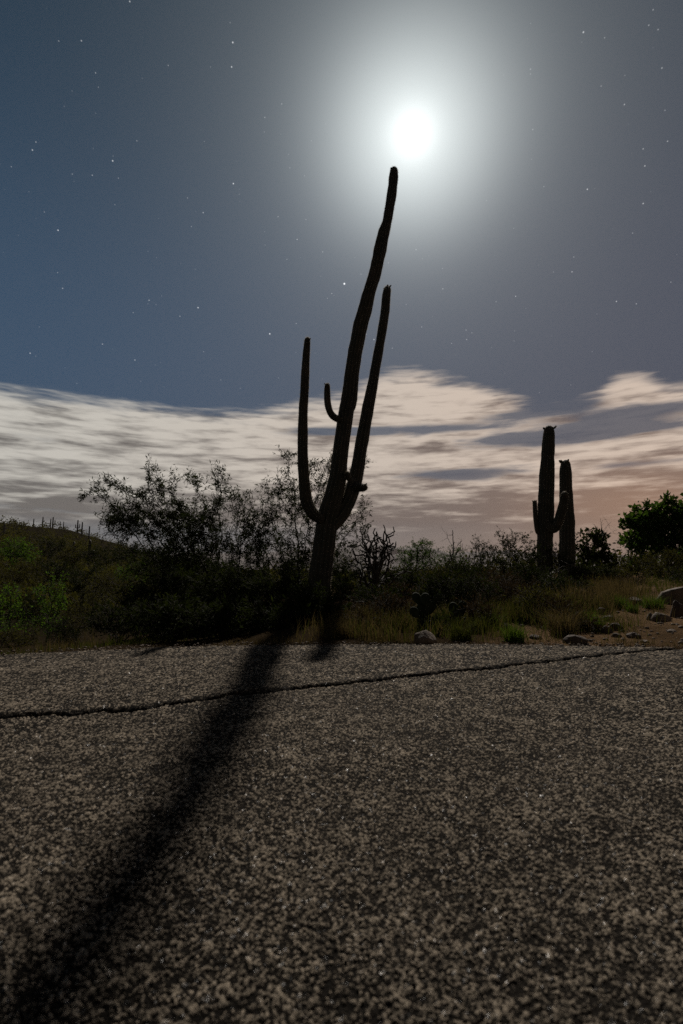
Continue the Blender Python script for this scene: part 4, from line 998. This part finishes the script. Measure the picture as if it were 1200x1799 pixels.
def build_scrub():
    rng = np.random.default_rng(91); P = []; L = []; n = 2600
    r = np.exp(rng.uniform(np.log(40), np.log(430), n)); a = np.radians(rng.uniform(-48, -4, n))
    for ri, ai in zip(r, a):
        x, y = ri * math.sin(ai), ri * math.cos(ai); s = (0.5 + 1.7 * rng.random() ** 2) * (0.6 + ri / 330)
        m = 60; v = rng.normal(size=(m, 3)) * np.array([.5, .5, .36]) * s; p = v + np.array([x, y, gz(x, y) + s * .42]); P.append(p); L.append(np.full(m, .34 * s))
    # scrub on the flats ahead and to the right
    n = 1100; r = np.exp(rng.uniform(np.log(22), np.log(320), n)); a = np.radians(rng.uniform(-5, 48, n))
    for ri, ai in zip(r, a):
        x, y = ri * math.sin(ai), ri * math.cos(ai); s = (0.5 + 0.7 * rng.random())
        m = 80; v = rng.normal(size=(m, 3)) * np.array([.6, .6, .34]) * s; p = v + np.array([x, y, gz(x, y) + s * .35]); P.append(p); L.append(np.full(m, .17 * s))
    P = np.vstack(P); L = np.concatenate(L) * (0.6 + .6 * rng.random(len(P)))
    sm = leaf_mesh('scrub', P, rng.normal(size=P.shape) + np.array([0, 0, .5]), L, L * .6, rng, np.zeros(3), 'olive_leaf')
    tn = np.clip(np.repeat(0.5 + 1.1 * fbm(np.floor(P / 2.2) * 0.73, 2, 5), 4), 0, 1); sm.attributes['tone'].data.foreach_set('value', tn.astype(np.float32))
    link('scrub', sm, kind='stuff')
build_scrub()
# tiny saguaros along the crest and on the slope
def hill_saguaro(label, px, ptop, hpx, Y, seed, arms):
    x = (px - 600) / F * Y; z0 = gz(x, Y); top = at(px, ptop, Y)
    H = max(top[2] - z0, hpx / F * Y); r0 = H * 0.045 + 0.05
    base = np.array([x, Y, z0 - .3]); root = thing('hill_saguaro', label, 'cactus', base, 'saguaros scattered over the left hillside')
    P = [base, base + np.array([0, 0, H * .5]), base + np.array([0.05, 0, H + .3])]
    for nm, pts, rd in [('trunk', P, [r0, r0 * 1.1, r0 * .8])] + [('arm', [base + np.array([0, 0, H * .45]), base + np.array([s * H * .13, 0, H * .47]), base + np.array([s * H * .15, 0, H * .6]), base + np.array([s * H * .15, 0, H * t])], [r0 * .6, r0 * .65, r0 * .65, r0 * .5]) for s, t in arms]:
        Q, rr = resample(pts, np.array(rd), 0.35); n = len(Q)
        Q = np.vstack([Q, Q[-1:] + [[0, 0, r0 * .5]]]); rr = np.append(rr, .02)
        N = Q; par = np.arange(-1, n); link(nm, branch_mesh('stem', N, par, rr, base, 'saguaro'), root)
for k, (px, pt, h, Y, arms, lab) in enumerate([
    (57,912,12,330,[], 'leftmost short saguaro on the hill crest'), (73,909,14,330,[], 'slim crest saguaro just left of the forked pair'),
    (87,912,12,320,[], 'short crest saguaro left of the thickest one'), (91,909,17,320,[(1,.8)], 'one-armed crest saguaro in the middle of the ridge row'),
    (104,917,11,310,[], 'small crest saguaro right of the one-armed one'), (110,917,11,310,[], 'small crest saguaro, second right of the one-armed one'),
    (135,914,16,290,[(1,.75),(-1,.7)], 'two-armed crest saguaro near the tip of the mesquite branch'), (143,918,12,285,[], 'crest saguaro touching the mesquite branch tip'),
    (156,925,12,280,[], 'rightmost crest saguaro, behind the mesquite twigs'),
    (6,922,26,190,[], 'larger saguaro on the slope at the left edge'), (52,945,16,150,[], 'saguaro standing on the slope above the wide olive bush'),
    (130,953,24,100,[], 'tall slender saguaro halfway down the slope'), (158,950,26,95,[(1,.7)], 'slope saguaro with one arm, right of the slender one'),
    (28,928,18,220,[], 'thin saguaro high on the slope near the left edge')]):
    hill_saguaro(lab, px, pt, h, Y, k, arms)

# ------------------------------------------------------------------ thin night haze
def build_haze():
    bm = bmesh.new(); bmesh.ops.create_cube(bm, size=1)
    me = bpy.data.meshes.new('haze'); bm.to_mesh(me); bm.free()
    m = bpy.data.materials.new('haze_air'); m.use_nodes = True; t = m.node_tree; t.nodes.remove(t.nodes['Principled BSDF'])
    v = t.nodes.new('ShaderNodeVolumePrincipled'); v.inputs['Color'].default_value = (0.42, 0.36, 0.35, 1); v.inputs['Density'].default_value = 5.0e-5
    v.inputs['Anisotropy'].default_value = 0.2
    t.links.new(v.outputs[0], t.nodes['Material Output'].inputs['Volume']); me.materials.append(m)
    o = link('haze', me, loc=(0, 0, 170), kind='stuff'); o.scale = (18600, 18600, 400)
build_haze()
